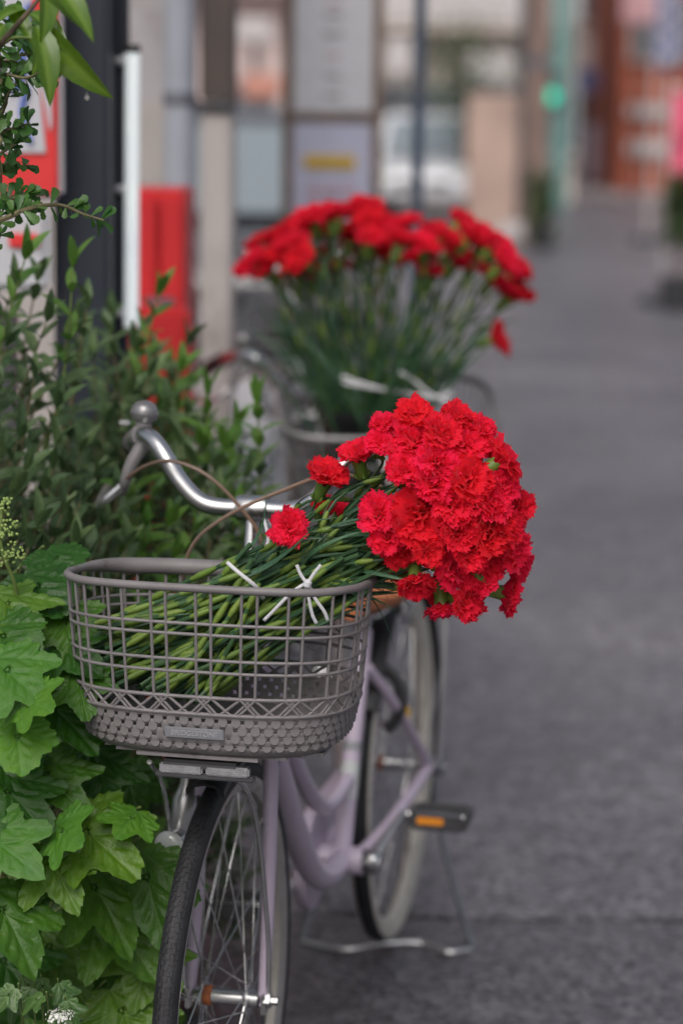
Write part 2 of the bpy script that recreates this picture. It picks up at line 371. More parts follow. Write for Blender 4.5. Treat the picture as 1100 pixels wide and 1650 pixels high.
# red cabinet
c = empty('red_cabinet', (W(250, 400, 5.6).x, 5.75, 0)); tag(c, 'bright red metal cabinet standing behind the white tube lamp', 'cabinet')
zt = W(260, 307, 5.6).z; x0 = W(150, 400, 5.6).x; xm = W(258, 400, 5.6).x; x1 = W(298, 400, 5.6).x
rel(c, 'body', MB().box(((x0+x1)/2, 5.8, zt/2), (x1-x0, .36, zt), bev=.01), 'redcab')
rel(c, 'door', MB().box(((x0+xm)/2-.003, 5.607, zt/2), (xm-x0-.012, .024, zt-.03), bev=.006), 'redcab')
rel(c, 'door', MB().box(((x1+xm)/2+.001, 5.61, zt/2), (x1-xm-.008, .02, zt-.03), bev=.006), 'redcab')
zl = W(260, 495, 5.5).z; xl = W(306, 540, 5.5).x
rel(c, 'lower_bin', MB().box(((x0+xl)/2, 5.53, zl/2), (xl-x0, .12, zl), bev=.012), 'redcab')
rel(c, 'handle', wbox(MB(), 232, 480, 282, 500, 5.56, .03, bev=.006), 'bluegrey')
# shop front with columns
b = empty('shop_building', (-1.2, 6.9, 0)); tag(b, 'grey shop front with concrete columns and dark brown panels', 'building')
xa = W(322, 300, 6.5).x; xb = W(374, 300, 6.5).x
zb = W(350, 180, 6.5).z
rel(b, 'column', MB().box(((xa+xb)/2, 6.62, zb/2), (xb-xa, .24, zb), bev=.01), 'concrete')
rel(b, 'beam', MB().box(((xa+xb)/2-.01, 6.62, zb+.014), (xb-xa+.03, .27, .028), bev=.004), 'darkgrey')
rel(b, 'brown_panel', MB().box(((xa+xb)/2, 6.62, zb+.03+1.0), (xb-xa+.003, .2, 2.0), bev=.005), 'brownpanel')
xc = W(225, 300, 6.8).x
rel(b, 'wall', MB().box((-2.4, 6.95, 1.5), (3.9, .2, 3.0)), 'greywall')
zc = W(240, 165, 6.75).z
rel(b, 'lower_cladding', MB().box((-2.4, 6.8, zc/2), (3.88, .08, zc), bev=.01), 'concrete')
rel(b, 'roof_slab', MB().box((-2.4, 7.6, 3.1), (4.2, 2.2, .2), bev=.01), 'concrete')
rel(b, 'side_wall', MB().box((-4.2, 7.9, 1.5), (.2, 1.7, 3.0)), 'greywall')
u = tag(empty('pipe_post', (W(292, 300, 6.55).x, 6.55, 0)), 'pale blue grey steel pipe post beside the beige column', 'post')
rel(u, 'pipe', MB().tube([(W(292, 300, 6.55).x, 6.5, 0), (W(292, 300, 6.55).x, 6.5, 2.9)], .042, 16), 'bluepole')
rel(u, 'band', MB().tube([(W(292, 300, 6.55).x, 6.5, 1.55), (W(292, 300, 6.55).x, 6.5, 1.585)], .046, 16), 'bluegrey')
# wooden framed notice board
n = empty('notice_board', (W(535, 300, 9).x, 9.0, 0)); tag(n, 'brown framed notice board with white sheets and a yellow label', 'notice board')
for x0, x1 in ((455, 472), (600, 616)):
    a, b_ = W(x0, 200, 9).x, W(x1, 200, 9).x
    rel(n, 'post', MB().box(((a+b_)/2, 9.0, 1.2), (b_-a, .06, 2.4), bev=.005), 'woodbrown')
for y0, y1 in ((180, 198), (-150, -130), (360, 376)):
    rel(n, 'rail', wbox(MB(), 472, y0, 600, y1, 8.985, .04, bev=.003), 'woodbrown')
rel(n, 'sheet', wbox(MB(), 471, -130, 601, 180, 8.99, .02), 'paper')
rel(n, 'sheet', wbox(MB(), 471, 198, 601, 360, 8.99, .02), 'paperblue')
rel(n, 'label_strip', wbox(MB(), 490, 250, 572, 272, 8.98, .012), 'labelyellow')
for y, x0, x1, mm in ((22, 525, 550, 'inkgrey'), (53, 520, 552, 'inkgrey'), (120, 522, 548, 'inkgrey'), (152, 520, 550, 'inkgrey'), (5, 528, 548, 'inkpink'), (88, 530, 545, 'inkpink')):
    rel(n, 'text_line', wbox(MB(), x0, y, x1, y+5, 8.985, .006), mm)
for y in (296, 308, 320, 332):
    for k in range(3): rel(n, 'text_line', wbox(MB(), 496+k*27, y, 516+k*27, y+5, 8.985, .006), 'inkpink')
# navy lamp post
q = W(671, 340, 8.2)
l = tag(empty('street_post', (q.x, 8.2, 0)), 'slim dark blue street post right of the notice board', 'post')
MB().tube([(0, 0, 0), (0, 0, 3.4)], .021, 14).build('pole', 'postnavy', l)
MB().lathe([(0, .06), (.02, .06), (.03, .035), (.2, .034), (.21, .022)], (0, 0, 0), (0, 0, 1), 16).build('base', 'postnavy', l)
MB().tube([(0, 0, 1.60), (0, 0, 1.66)], .027, 14).build('collar', 'bluegrey', l)

def car(name, label, loc, rz, body, L=3.9, Wd=1.62, Hh=1.55):
    c = empty(name, loc, rz); tag(c, label, 'car')
    # profile along local y (front at -L/2), z up
    lo = [(-.5, .30), (-.5, .62), (-.47, .74), (-.26, .90), (.44, .94), (.49, .85), (.5, .30)]
    def ext(prof, hw, top_in=0.):
        mb = MB(); n_ = len(prof); zs = [z for _, z in prof]; z0, z1 = min(zs), max(zs); vs = []
        for sgn in (-1, 1):
            for (y, z) in prof:
                k = (z-z0)/(z1-z0+1e-6); vs.append((sgn*(hw-top_in*k), y*L, z))
        fs = [tuple(range(n_)), tuple(range(n_, 2*n_))]+[(i, (i+1) % n_, n_+(i+1) % n_, n_+i) for i in range(n_)]
        return mb.add(vs, fs)
    bo = ext(lo, Wd/2, .04).build('body', body, c)
    bv = bo.modifiers.new('b', 'BEVEL'); bv.width = .07; bv.segments = 3
    ro = ext([(-.24, .88), (-.10, Hh-.04), (-.02, Hh), (.34, Hh-.02), (.44, .93)], Wd/2-.04, .14).build('cabin', body, c)
    bv = ro.modifiers.new('b', 'BEVEL'); bv.width = .05; bv.segments = 3
    g = MB(); q = [(-.62, -.247*L, .95), (.62, -.247*L, .95), (.54, -.118*L, Hh-.1), (-.54, -.118*L, Hh-.1)]
    g.add([(x, y-.03, z) for x, y, z in q]+[(x, y+.03, z) for x, y, z in q], [(0, 1, 2, 3), (4, 5, 6, 7), (0, 1, 5, 4), (1, 2, 6, 5), (2, 3, 7, 6), (3, 0, 4, 7)]); g.build('windscreen', 'carglass', c, False)
    for sgn in (-1, 1):
        for y0, y1 in ((-.17, .08), (.1, .36)):
            g = MB(); hx = Wd/2-.05
            q = [(hx-.01, y0*L, .98), (hx-.01, y1*L, .98), (hx-.1, (y1-.02)*L, Hh-.12), (hx-.1, (y0+.05)*L, Hh-.12)]
            g.add([(sgn*(x+.012), y, z) for x, y, z in q]+[(sgn*(x-.02), y, z) for x, y, z in q], [(0, 1, 2, 3), (4, 5, 6, 7), (0, 1, 5, 4), (1, 2, 6, 5), (2, 3, 7, 6), (3, 0, 4, 7)]); g.build('side_window', 'carglass', c, False)
        MB().box((sgn*.56, -.492*L, .68), (.3, .08, .13), bev=.03).build('headlight', 'lens', c)
        MB().box((sgn*(Wd/2+.06), -.16*L, 1.0), (.14, .08, .11), bev=.03).build('mirror', body, c)
        for y in (-.31, .31):
            w_ = MB().lathe([(-.1, .2), (-.1, .29), (-.07, .30), (.07, .30), (.1, .29), (.1, .2)], (sgn*(Wd/2-.1), y*L, .30), (1, 0, 0), 24).build('wheel', 'tyre', c)
            MB().lathe([(-.104, .19), (.104, .19)], (sgn*(Wd/2-.1), y*L, .30), (1, 0, 0), 20).build('hub_cap', 'alloy', w_)
    MB().box((0, -.497*L, .5), (.9, .05, .16), bev=.02).build('grille', 'blackplastic', c)
    MB().box((0, -.506*L, .42), (.33, .02, .16), bev=.004).build('number_plate', 'signwhite', c)
    return c
q = W(395, 340, 13.5)
car('parked_car', 'dark grey car parked behind the notice board', (q.x-.22, 15.3, 0), R(-6), 'cardark')
q = W(695, 335, 36)
car('parked_car', 'white car parked in front of the pink house far down the street', (q.x, 37.6, 0), R(-5), 'carwhite')

def building(name, label, cx, y0, w, d, h, wall, cols_, rows, z0=1.0, wh=1.1, ww=1.1, balc=False, roof=None, rz=0):
    b = empty(name, (cx, y0, 0), rz); tag(b, label, 'building')
    MB().box((0, d/2, h/2), (w, d, h)).build('wall', wall, b)
    r_ = MB().box((0, d/2, h+.12), (w+.4, d+.4, .24), bev=.04).build('roof', roof or 'wallgrey', b)
    dz = (h-z0)/rows
    for r in range(rows):
        for k in range(cols_):
            x = -w/2+(k+.5)*w/cols_; z = z0+r*dz+wh/2
            f = MB().box((x, -.02, z), (ww+.14, .08, wh+.14), bev=.01).build('window', 'alloy', b)
            MB().box((x, -.05, z), (ww, .05, wh)).build('pane', 'glass', f)
            MB().box((x, -.09, z-wh/2-.1), (ww+.2, .12, .06), bev=.01).build('sill', wall, f)
        if balc and r > 0:
            o = MB().box((0, -.45, z0+r*dz-.25), (w*.96, .9, .14), bev=.02).build('balcony', wall, b)
            MB().box((0, -.88, z0+r*dz+.25), (w*.96, .07, .8), bev=.02).build('parapet', 'wallcream', o)
    return b
building('house', 'pale pink plaster house beyond the notice board', W(420, 100, 46).x-1.2, 46, 7.5, 7, 7, 'wallpink', 4, 2, balc=True)
building('apartment_house', 'beige house with projecting balconies beyond the dark blue post', W(740, 100, 44).x-.2, 44, 4.6, 8, 8, 'wallbeige', 4, 3, z0=.9, balc=True)
building('shop_house', 'orange red fronted shop at the far end of the street', W(1060, 100, 50).x+1.55, 50, 4.6, 7, 7, 'wallorange', 3, 2, z0=2.7)
building('tall_house', 'cream grey house closing the far end of the street', W(925, 100, 56).x, 56, 5.0, 8, 9, 'wallcream', 3, 3)
building('corner_house', 'plain grey house on the side street behind the signal', W(700, 100, 66).x, 66, 26, 8, 9, 'wallgrey', 9, 3)
# white signs on the orange shop
for k, (y0, y1) in enumerate(((168, 190), (226, 252))):
    sg = wbox(MB(), 1010, y0, 1075, y1, 49.8, .12, bev=.03).build('shop_sign', 'wallcream')
    tag(sg, ('upper' if k == 0 else 'lower')+' long white signboard on the orange red shop', 'sign')
# small signboards, an awning and a street tree in front of the far houses
for (px0, py0, px1, py1, D, mm, lab) in ((378, 28, 440, 70, 34, 'wallcream', 'white signboard high on the pink house'), (390, 118, 452, 160, 33, 'awning', 'salmon awning low on the pink house'),
    (622, 60, 662, 120, 40, 'wallcream', 'pale upright signboard on the beige house'), (752, 82, 826, 132, 39, 'wallcream', 'pale rounded signboard before the beige balconies'), (925, 110, 962, 150, 52, 'bannerblue', 'small blue signboard on the cream house'), (1002, -20, 1062, 38, 46, 'inkpink', 'pink signboard above the orange red shop'), (935, 200, 985, 290, 54, 'palelilac', 'pale lilac shutter board at the cream house foot')):
    o = wbox(MB(), px0, py0, px1, py1, D, .15, bev=.04).build('signboard', mm); tag(o, lab, 'sign')
    zz = o.dimensions.z; x_ = W((px0+px1)/2, py1, D).x
    pst = MB().tube([(x_, D+.2, 0), (x_, D+.2, W(px0, py0, D).z)], .05, 8).build('support_post', 'darkgrey', o)
tq = W(745, 190, 36); to_ = tag(empty('street_tree', (tq.x, 36, 0)), 'small street tree with loose green crown before the beige house', 'tree')
MB().tube(smoothpath([(0, 0, -.02), (.03, 0, 1.0), (-.03, 0, 2.0), (.02, 0, 2.8)], 5), [.06-.0022*k for k in range(16)], 8).build('trunk', 'bark', to_)
mb = MB()
for i in range(900):
    d = V((rnd.gauss(0, .32), rnd.gauss(0, .3), rnd.gauss(0, .42))); p_ = V((0, 0, 2.1))+d; e = V((rnd.uniform(-1, 1), rnd.uniform(-1, 1), rnd.uniform(-1, 1))).normalized()*.1; a_, b_ = frame(e)
    mb.add([p_, p_+e*.5+a_*.035, p_+e, p_+e*.5-a_*.035], [(0, 1, 2, 3)])
o = mb.build('crown', 'leafdark', to_); o['kind'] = 'stuff'
# garden wall and clutter along the left edge of the street
gw = wbox(MB(), 755, 150, 832, 372, 30, .3, True, bev=.03).build('garden_wall', 'wallsalmon'); tag(gw, 'pinkish plaster gate wall before the beige house', 'wall')
for px, D, wpx, mm, lab in ((861, 29, 34, 'polebrown', 'thick brown utility pole before the traffic signal'), (838, 33, 16, 'darkgrey', 'thin dark pole behind the thick brown utility pole')):
    q = W(px, 350, D); r_ = wpx/2/FPX*D
    o = tag(empty('utility_pole', (q.x, D, 0)), lab, 'pole')
    MB().tube([(0, 0, 0), (0, 0, 8)], [r_*1.05, r_*.8], 16).build('shaft', mm, o)
    MB().tube([(0, 0, 2.1), (0, 0, 2.2)], r_*1.08, 16).build('steel_band', 'bluegrey', o)
    MB().box((0, 0, 7.4), (1.6, .1, .1), bev=.01).build('crossarm', 'darkgrey', o)
q = W(898, 330, 40); o = tag(empty('traffic_signal', (q.x, 40, 0)), 'teal signal post with a lit green lamp', 'traffic signal')
MB().tube([(0, 0, 0), (0, 0, 5.5)], .15, 16).build('post', 'teal', o)
g_ = W(887, 156, 39.7)-V((q.x, 40, 0))
MB().box((g_.x, g_.y+.13, g_.z+.16), (.3, .2, .62), bev=.03).build('housing', 'teal', o)
MB().lathe([(-.02, .115), (.02, .10), (.03, .05)], (g_.x, g_.y, g_.z), (0, -1, 0), 20).build('green_lamp', 'signal', o)
MB().lathe([(-.02, .115), (.02, .10), (.03, .05)], (g_.x, g_.y, g_.z+.31), (0, -1, 0), 20).build('dark_lamp', 'darkgrey', o)
def banner(label, px0, py0, px1, py1, D, mm, marks):
    a, b_ = W(px0, py0, D), W(px1, py1, D)
    o = tag(empty('street_banner', (a.x, D, 0)), label, 'banner')
    MB().tube([(-.03, 0, 0), (-.03, 0, a.z+.12)], .018, 8).build('pole', 'wallcream', o)
    MB().tube([(-.03, 0, a.z+.05), (b_.x-a.x, 0, a.z+.05)], .012, 8).build('crossbar', 'wallcream', o)
    MB().lathe([(0, .2), (.06, .2), (.1, .05)], (-.03, 0, 0), (0, 0, 1), 16).build('foot', 'darkgrey', o)
    mb = MB(); n_ = 12; w_ = b_.x-a.x; h_ = a.z-b_.z; vs = []
    for j in range(n_+1):
        for i in range(5): vs.append((w_*i/4, .03*sin(j*.9+i*.7), a.z-h_*j/n_))
    mb.add(vs, [(j*5+i, j*5+i+1, j*5+i+6, j*5+i+5) for j in range(n_) for i in range(4)])
    c = mb.build('cloth', mm, o); so = c.modifiers.new('s', 'SOLIDIFY'); so.thickness = .004
    for k in range(marks): MB().box((w_*.5, -.045, a.z-h_*(k+.5)/marks), (w_*.5, .02, h_/marks*.5), bev=.004).build('pale_mark', 'wallcream', o)
banner('hanging blue banner with pale marks before the orange red shop', 1062, -60, 1096, 112, 30, 'bannerblue', 5)
banner('pink vertical street banner at the edge of the street', 1084, 150, 1125, 312, 20, 'bannerpink', 0)
# paler kerb block and planters far along the street
q = G(850, 392)
MBk = MB().box((0, 0, .12), (.75, .5, .24), bev=.07).build('concrete_block', 'wallcream'); MBk.location = (q.x, q.y+.25, 0)
tag(MBk, 'pale rounded concrete block at the foot of the brown pole', 'block')
q = G(815, 380)
bb = MB().lathe([(0, .2), (.5, .24), (.75, .25), (.75, .22), (.1, .17)], (0, 0, 0), (0, 0, 1), 18).build('blue_bin', 'postnavy'); bb.location = (q.x-.1, q.y+.6, 0)
tag(bb, 'dark blue bin standing by the pink gate wall', 'bin')

# ---------------------------------------------------------------- leaves
def set_vein(me, vals):
    at = me.attributes.new('vein', 'FLOAT', 'POINT'); at.data.foreach_set('value', vals)
def segd(p, a, b):
    ab = (b[0]-a[0], b[1]-a[1]); t = ((p[0]-a[0])*ab[0]+(p[1]-a[1])*ab[1])/(ab[0]**2+ab[1]**2+1e-9); t = max(0, min(1, t))
    return math.hypot(p[0]-a[0]-ab[0]*t, p[1]-a[1]-ab[1]*t), t
def lobed_leaf(name, seed, m, lobes, floor=.42, sharp=22., nr=15, ns=252, teeth=.055, cup=.10):
    r_ = random.Random(seed); L = [(R(a)+r_.uniform(-.08, .08), l*r_.uniform(.92, 1.08), s) for a, l, s in lobes]
    cx, cy = 0., .38                                   # polar centre; base at (0,0), tip at about (0,1)
    def rad(th):
        v = floor
        for a, l, s in L:
            d = (th-a+pi) % (2*pi)-pi; v = max(v, floor*.9+(l-floor*.9)*math.exp(-(abs(d)/R(s))**1.7))
        d = abs((th-pi+pi) % (2*pi)-pi)
        v *= 1-.25*math.exp(-(d/R(13))**2)
        return v*(1+teeth*((th*21/pi) % 1-.5)+teeth*.6*sin(th*17+seed))
    veins = []
    for a, l, s in L:
        tp = (cx+sin(a)*l*.58, cy+cos(a)*l*.58)
        o = (0, .12) if abs(a) < 2.2 else (0, .1)
        veins.append((o, tp, .016))
        for k in (.35, .55, .75):
            bx, by = o[0]+(tp[0]-o[0])*k, o[1]+(tp[1]-o[1])*k
            for sg in (-1, 1):
                aa = a+sg*.75; ln = .26*(1-k*.6); veins.append(((bx, by), (bx+sin(aa)*ln, by+cos(aa)*ln), .008))
    veins.append(((0, 0), (0, .5), .018))
    ph = [r_.uniform(0, 6.28) for _ in range(4)]
    vs = []; vv = []
    def P(x, y):
        d1 = 9; vein = 0
        for a, b, w in veins:
            d, t = segd((x, y), a, b); ww = w*(1.2-.7*t); vein = max(vein, math.exp(-(d/ww)**2)*min(1, w/.013)); d1 = min(d1, d/(1 if w > .01 else .8))
        z = .030*min(1, d1/.055)**.7-.026
        rr = math.hypot(x, y-.35); z += -cup*rr*rr*1.4 + .012*sin(6*x+ph[0])*cos(5*y+ph[1]) + .05*abs(x)-.12*max(0, y-.55)**1.5+.016*sin(9*x+5*y+ph[2])*rr
        vs.append((x, y, z)); vv.append(vein*.8)
    P(cx, cy)
    for i in range(1, nr+1):
        for j in range(ns):
            th = 2*pi*j/ns; q = rad(th)*.6*(i/nr); P(cx+sin(th)*q*1.02, cy+cos(th)*q)
    fs = [(0, 1+j, 1+(j+1) % ns) for j in range(ns)]
    for i in range(nr-1):
        for j in range(ns):
            a, b = 1+i*ns+j, 1+i*ns+(j+1) % ns; fs.append((a, b, b+ns, a+ns))
    me = bpy.data.meshes.new(name); me.from_pydata(vs, [], fs); me.materials.append(MATS[m]); set_vein(me, vv)
    me.polygons.foreach_set('use_smooth', [True]*len(me.polygons)); me.update(); return me
OAK = [(0, 1.15, 24), (50, 1.02, 19), (-50, 1.02, 19), (104, .80, 22), (-104, .80, 22)]
ROUND = [(0, 1.0, 45), (55, .85, 40), (-55, .85, 40), (115, .75, 40), (-115, .75, 40)]
IVY = [(0, 1.05, 22), (65, .9, 20), (-65, .9, 20), (125, .6, 20), (-125, .6, 20)]
HY = [lobed_leaf('hydrangea_leaf', 10+i, 'hyleaf', OAK, floor=.50+.05*(i % 3)) for i in range(5)]
HY += [lobed_leaf('hydrangea_leaf', 30, 'hyleaf', ROUND, floor=.62)]
HYY = [lobed_leaf('young_leaf', 20+i, 'hyleaf_young', OAK if i else ROUND, floor=.6, nr=14, ns=100) for i in range(3)]
IV = [lobed_leaf('ivy_leaf', 40+i, 'ivy', IVY, floor=.5, nr=10, ns=70, teeth=.005) for i in range(2)]
def blade(name, m, w=.14, n=8, fold=.25, curve=.12, shape='lance', seed=0, teeth=0, vein=False):
    r_ = random.Random(seed); vs = []; vv = []; K = 5
    tw = r_.uniform(-.25, .25)
    for i in range(n+1):
        t = i/n
        if shape == 'lance': hw = w*(sin(pi*min(1, t**.85))**.8 if 0 < t < 1 else 0.)+.004
        elif shape == 'obov': hw = w*(t**1.1*(1.0 if t < .75 else max(0, 1-((t-.75)/.27)**2)**.5)*1.35)+.02
        else: hw = w*(1-t**2.2)*(.6+.4*min(1, t*6))+.001
        if teeth: hw *= 1+teeth*(1 if i % 2 else -1)
        for k in range(K):
            s = (k-(K-1)/2)/((K-1)/2); x = s*hw
            vs.append((x, t-(abs(s)*.02 if teeth else 0), abs(x)*fold-curve*t*t+tw*s*hw*t)); vv.append(.8 if k == 2 else 0.)
    fs = [(i*K+k, i*K+k+1, (i+1)*K+k+1, (i+1)*K+k) for i in range(n) for k in range(K-1)]
    me = bpy.data.meshes.new(name); me.from_pydata(vs, [], fs); me.materials.append(MATS[m])
    if vein: set_vein(me, vv)
    me.polygons.foreach_set('use_smooth', [True]*len(me.polygons)); me.update(); return me
OL = [blade('olive_leaf', 'oliveleaf', .125+.02*i, 7, .3, .1+.1*i, seed=i) for i in range(4)]
OLY = [blade('olive_leaf', 'oliveleaf_young', .14+.02*i, 7, .3, .05+.12*i, seed=i+9) for i in range(3)]
TL = [blade('tree_leaf', 'treeleaf', .165, 16, .6, .45, seed=3+i, vein=True, teeth=.025) for i in range(3)]
SL = [blade('small_leaf', 'smallleaf', .21, 8, .2, .12+.1*i, shape='obov', seed=5+i, teeth=.10) for i in range(3)]
CL = [blade('carnation_leaf', 'stemleaf', .032+.006*i, 9, .5, .25+.35*i, shape='strap', seed=15+i) for i in range(3)]
def leafpart(parent, name, me, base, tip, nrm, scale=None):
    return inst(name, me, parent, M4.Translation(-parent.matrix_basis.translation) @ orient(V(base), V(tip), V(nrm), scale))
def jit(s): return V((rnd.uniform(-s, s), rnd.uniform(-s, s), rnd.uniform(-s, s)))
TOCAM = V((.08, -.75, .62))

# oakleaf hydrangea
HB = V((-.56, 3.35, 0))
hy = tag(empty('hydrangea_shrub', HB), 'oakleaf hydrangea with large lobed green leaves beside the front wheel', 'shrub')
big = [  # base px, tip px, distance, young
 ((92, 1302), (212, 1394), 2.95, 0), ((62, 1345), (112, 1455), 2.92, 0), ((-25, 1410), (48, 1550), 2.88, 0), ((-45, 1325), (50, 1402), 2.89, 1),
 ((118, 1370), (205, 1520), 3.02, 0), ((225, 1350), (252, 1512), 3.04, 0), ((42, 1212), (128, 1300), 2.98, 0), ((-22, 1235), (66, 1335), 2.94, 0),
 ((-40, 1190), (40, 1265), 2.98, 0), ((22, 1150), (40, 1240), 2.88, 1), ((-25, 1050), (70, 1120), 2.9, 1), ((25, 1126), (80, 1134), 2.87, 1),
 ((62, 1020), (145, 1075), 3.0, 0), ((95, 960), (122, 1060), 3.02, 0), ((50, 1105), (145, 1195), 3.0, 0), ((120, 1065), (138, 1145), 2.97, 0),
 ((-20, 945), (62, 1010), 3.0, 0), ((30, 915), (108, 985), 3.04, 0), ((70, 880), (122, 925), 3.1, 0), ((-30, 1000), (60, 1060), 2.95, 0),
 ((50, 1470), (125, 1610), 3.1, 0), ((165, 1500), (130, 1640), 3.12, 0), ((255, 1490), (212, 1610), 3.08, 0), ((170, 1580), (235, 1700), 3.05, 0),
 ((140, 1190), (182, 1300), 3.05, 0), ((195, 1215), (225, 1320), 3.2, 0), ((226, 1300), (196, 1345), 2.96, 1), ((82, 1328), (126, 1352), 2.9, 1),
 ((60, 1215), (98, 1285), 3.05, 0), ((150, 1440), (235, 1560), 3.06, 0), ((-30, 1500), (60, 1620), 3.02, 0), ((205, 1390), (185, 1500), 3.14, 0), ((0, 1160), (-20, 1250), 3.0, 0)]
def hyleaf(bp, tp, D, yng, sc_=1.02):
    b_, t_ = W(*bp, D+.05), W(*tp, D-.02)
    t_ = b_+(t_-b_)*sc_
    me = rnd.choice(HYY if yng else HY)
    leafpart(hy, 'leaf', me, b_, t_, TOCAM+jit(.28), (t_-b_).length*rnd.uniform(1.0, 1.18))
    e = HB+V((rnd.uniform(-.1, .12), rnd.uniform(-.1, .1), max(.06, b_.z-rnd.uniform(.12, .3))))
    mb = MB().tube([e, (e+b_)/2+V((0, .02, -.03)), b_], [.003, .0025, .0018], 5)
    rel(hy, 'leaf_stalk', mb, 'greentwig')
for x in big: hyleaf(*x)
for i in range(100):
    px, py = rnd.uniform(-130, 262), rnd.uniform(930, 1850); D = rnd.uniform(3.22, 3.7)
    if px > 120 and py < 1180: px -= 160
    if px > 170 and 1180 < py < 1420: D = 3.62; px -= 30
    a_ = rnd.uniform(-.7, .9); L_ = rnd.uniform(75, 135)
    hyleaf((px, py), (px+sin(a_)*L_, py+cos(a_)*L_), D, 0)
for i in range(9):
    x, y = rnd.uniform(-.16, .2), rnd.uniform(-.15, .15)
    rel(hy, 'stem', MB().tube(smoothpath([HB+V((x*.4, y*.4, -.01)), HB+V((x*.8, y*.8, .35)), HB+V((x, y, rnd.uniform(.6, .95)))], 5), [.006]*11, 6), 'twig')
# pale flower panicle of the hydrangea
fp = [W(4, 815, 3.02), W(14, 850, 3.0), W(-5, 870, 3.02), W(24, 885, 3.0), W(8, 900, 3.0)]
st = MB().tube(smoothpath([W(30, 985, 3.05), W(24, 940, 3.03), W(2, 880, 3.02), W(4, 815, 3.02)], 5), .0025, 6); rel(hy, 'flower_stalk', st, 'greentwig')
mb = MB()
for c in fp:
    for k in range(26): mb.lathe([(-.002, .0007), (0, .0022), (.002, .0007)], c+jit(.012), jit(1)+V((0, 0, .1)), 6)
o = rel(hy, 'flower_panicle', mb, 'yellowflower'); o['kind'] = 'stuff'

# ivy at the shrub's foot, with a small white flower head
iv = tag(empty('ivy_plant', (W(50, 1640, 2.9).x, 2.95, 0)), 'small leaved ivy growing under the hydrangea', 'plant')
for i in range(42):
    px, py, D = rnd.uniform(-60, 120), rnd.uniform(1560, 1830), rnd.uniform(2.84, 2.98)
    if i == 0: px, py, D = 75, 1598, 2.85
    if i == 1: px, py, D = 105, 1605, 2.86
    if i == 2: px, py, D = 30, 1585, 2.85
    b_ = W(px, py, D); a_ = rnd.uniform(-1.2, 1.2); l_ = rnd.uniform(.03, .045)
    leafpart(iv, 'leaf', IV[i % 2], b_, b_+V((sin(a_)*l_, -.012, -cos(a_)*l_)), TOCAM+jit(.5))
    rel(iv, 'stem', MB().tube([iv.location+V((rnd.uniform(-.04, .04), .02, 0)), V((b_.x, 3.0, b_.z*.5)), b_], [.0022, .002, .0012], 5), 'greentwig')
wf = tag(empty('white_flower', (W(98, 1645, 2.86).x, 2.9, 0)), 'small white flower head low beside the ivy', 'flower')
c = W(97, 1642, 2.84)
rel(wf, 'stalk', MB().tube([(wf.location.x, 2.9, 0), (c.x, 2.88, c.z*.6), c], .0016, 5), 'greentwig')
mb = MB()
for k in range(130):
    d = jit(1).normalized(); d.z = abs(d.z)*.6
    mb.lathe([(0, .0004), (.0006, .0017), (.0012, .0003)], c+d*rnd.uniform(.008, .019)+jit(.002), d+jit(.5), 5)
o = rel(wf, 'flower_head', mb, 'whiteflower'); o['kind'] = 'stuff'

# olive-like shrubs behind, row of five
def olive(cx, cy, twigs, label):
    B = V((cx, cy, 0)); s = tag(empty('olive_shrub', B), label, 'shrub', 'shrubs behind the bicycle')
    for i in range(4):
        e = B+V((rnd.uniform(-.12, .12), rnd.uniform(-.12, .12), rnd.uniform(.55, .8)))
        rel(s, 'stem', MB().tube(smoothpath([B+V((rnd.uniform(-.03, .03), rnd.uniform(-.03, .03), -.01)), (B+e)/2+jit(.03), e], 5), [.008]*6+[.006]*5, 7), 'bark')
    cnt = 0
    for (px, py, D, yng) in twigs:
        tip = W(px, py, D); L_ = rnd.uniform(.2, .34)
        root = tip+V((rnd.uniform(-.13, .05), rnd.uniform(-.05, .12), -L_)); root = root.lerp(V((B.x, B.y, root.z)), .25)
        path = smoothpath([B+V((rnd.uniform(-.1, .1), rnd.uniform(-.1, .1), max(.2, root.z-.35))), root, (root+tip)/2+jit(.02), tip], 6)
        rel(s, 'twig', MB().tube(path, [.0045-.0033*k/18 for k in range(19)], 5), 'greentwig' if yng else 'twig')
        n_ = 10
        for k in range(n_):
            t = 6+(12*k/(n_-1)); i0 = min(17, int(t)); p = path[i0].lerp(path[i0+1], t-i0); d = (path[i0+1]-path[i0]).normalized()
            a_, b_ = frame(d); ang = k*pi/2+rnd.uniform(-.3, .3)
            for sg in ((0, pi) if k < n_-1 else (0, pi*.6, pi*1.3)):
                o_ = a_*cos(ang+sg)+b_*sin(ang+sg)
                l_ = rnd.uniform(.038, .06)*(1 if k > 1 else .8)
                dr = (d*rnd.uniform(.5, 1.0)+o_*rnd.uniform(.5, .9)).normalized() if k < n_-1 else (d+o_*.25).normalized()
                y_ = yng and k > n_-6
                leafpart(s, 'leaf', rnd.choice(OLY if y_ else OL), p, p+dr*l_, d*.9-o_*.5+V((0, -.25, .3))); cnt += 1
    mb = MB()                                            # dense inner foliage nobody could count
    for i in range(1500):
        p = B+V((max(-.24, min(.2, rnd.gauss(0, .14))), max(-.14, min(.26, rnd.gauss(.08, .11))), rnd.uniform(.1, .97))); p.x = min(p.x, -.14-rnd.random()*.08); d = jit(1).normalized(); d.z = d.z*.6+.3; l_ = rnd.uniform(.035, .06)
        q = p+d*l_; a_, b_ = frame(d); h = a_*l_*.14
        mb.add([p, p.lerp(q, .5)+h+b_*.003, q, p.lerp(q, .5)-h+b_*.003], [(0, 1, 2, 3)])
    o = rel(s, 'inner_foliage', mb, 'oliveleaf'); o['kind'] = 'stuff'
    return s
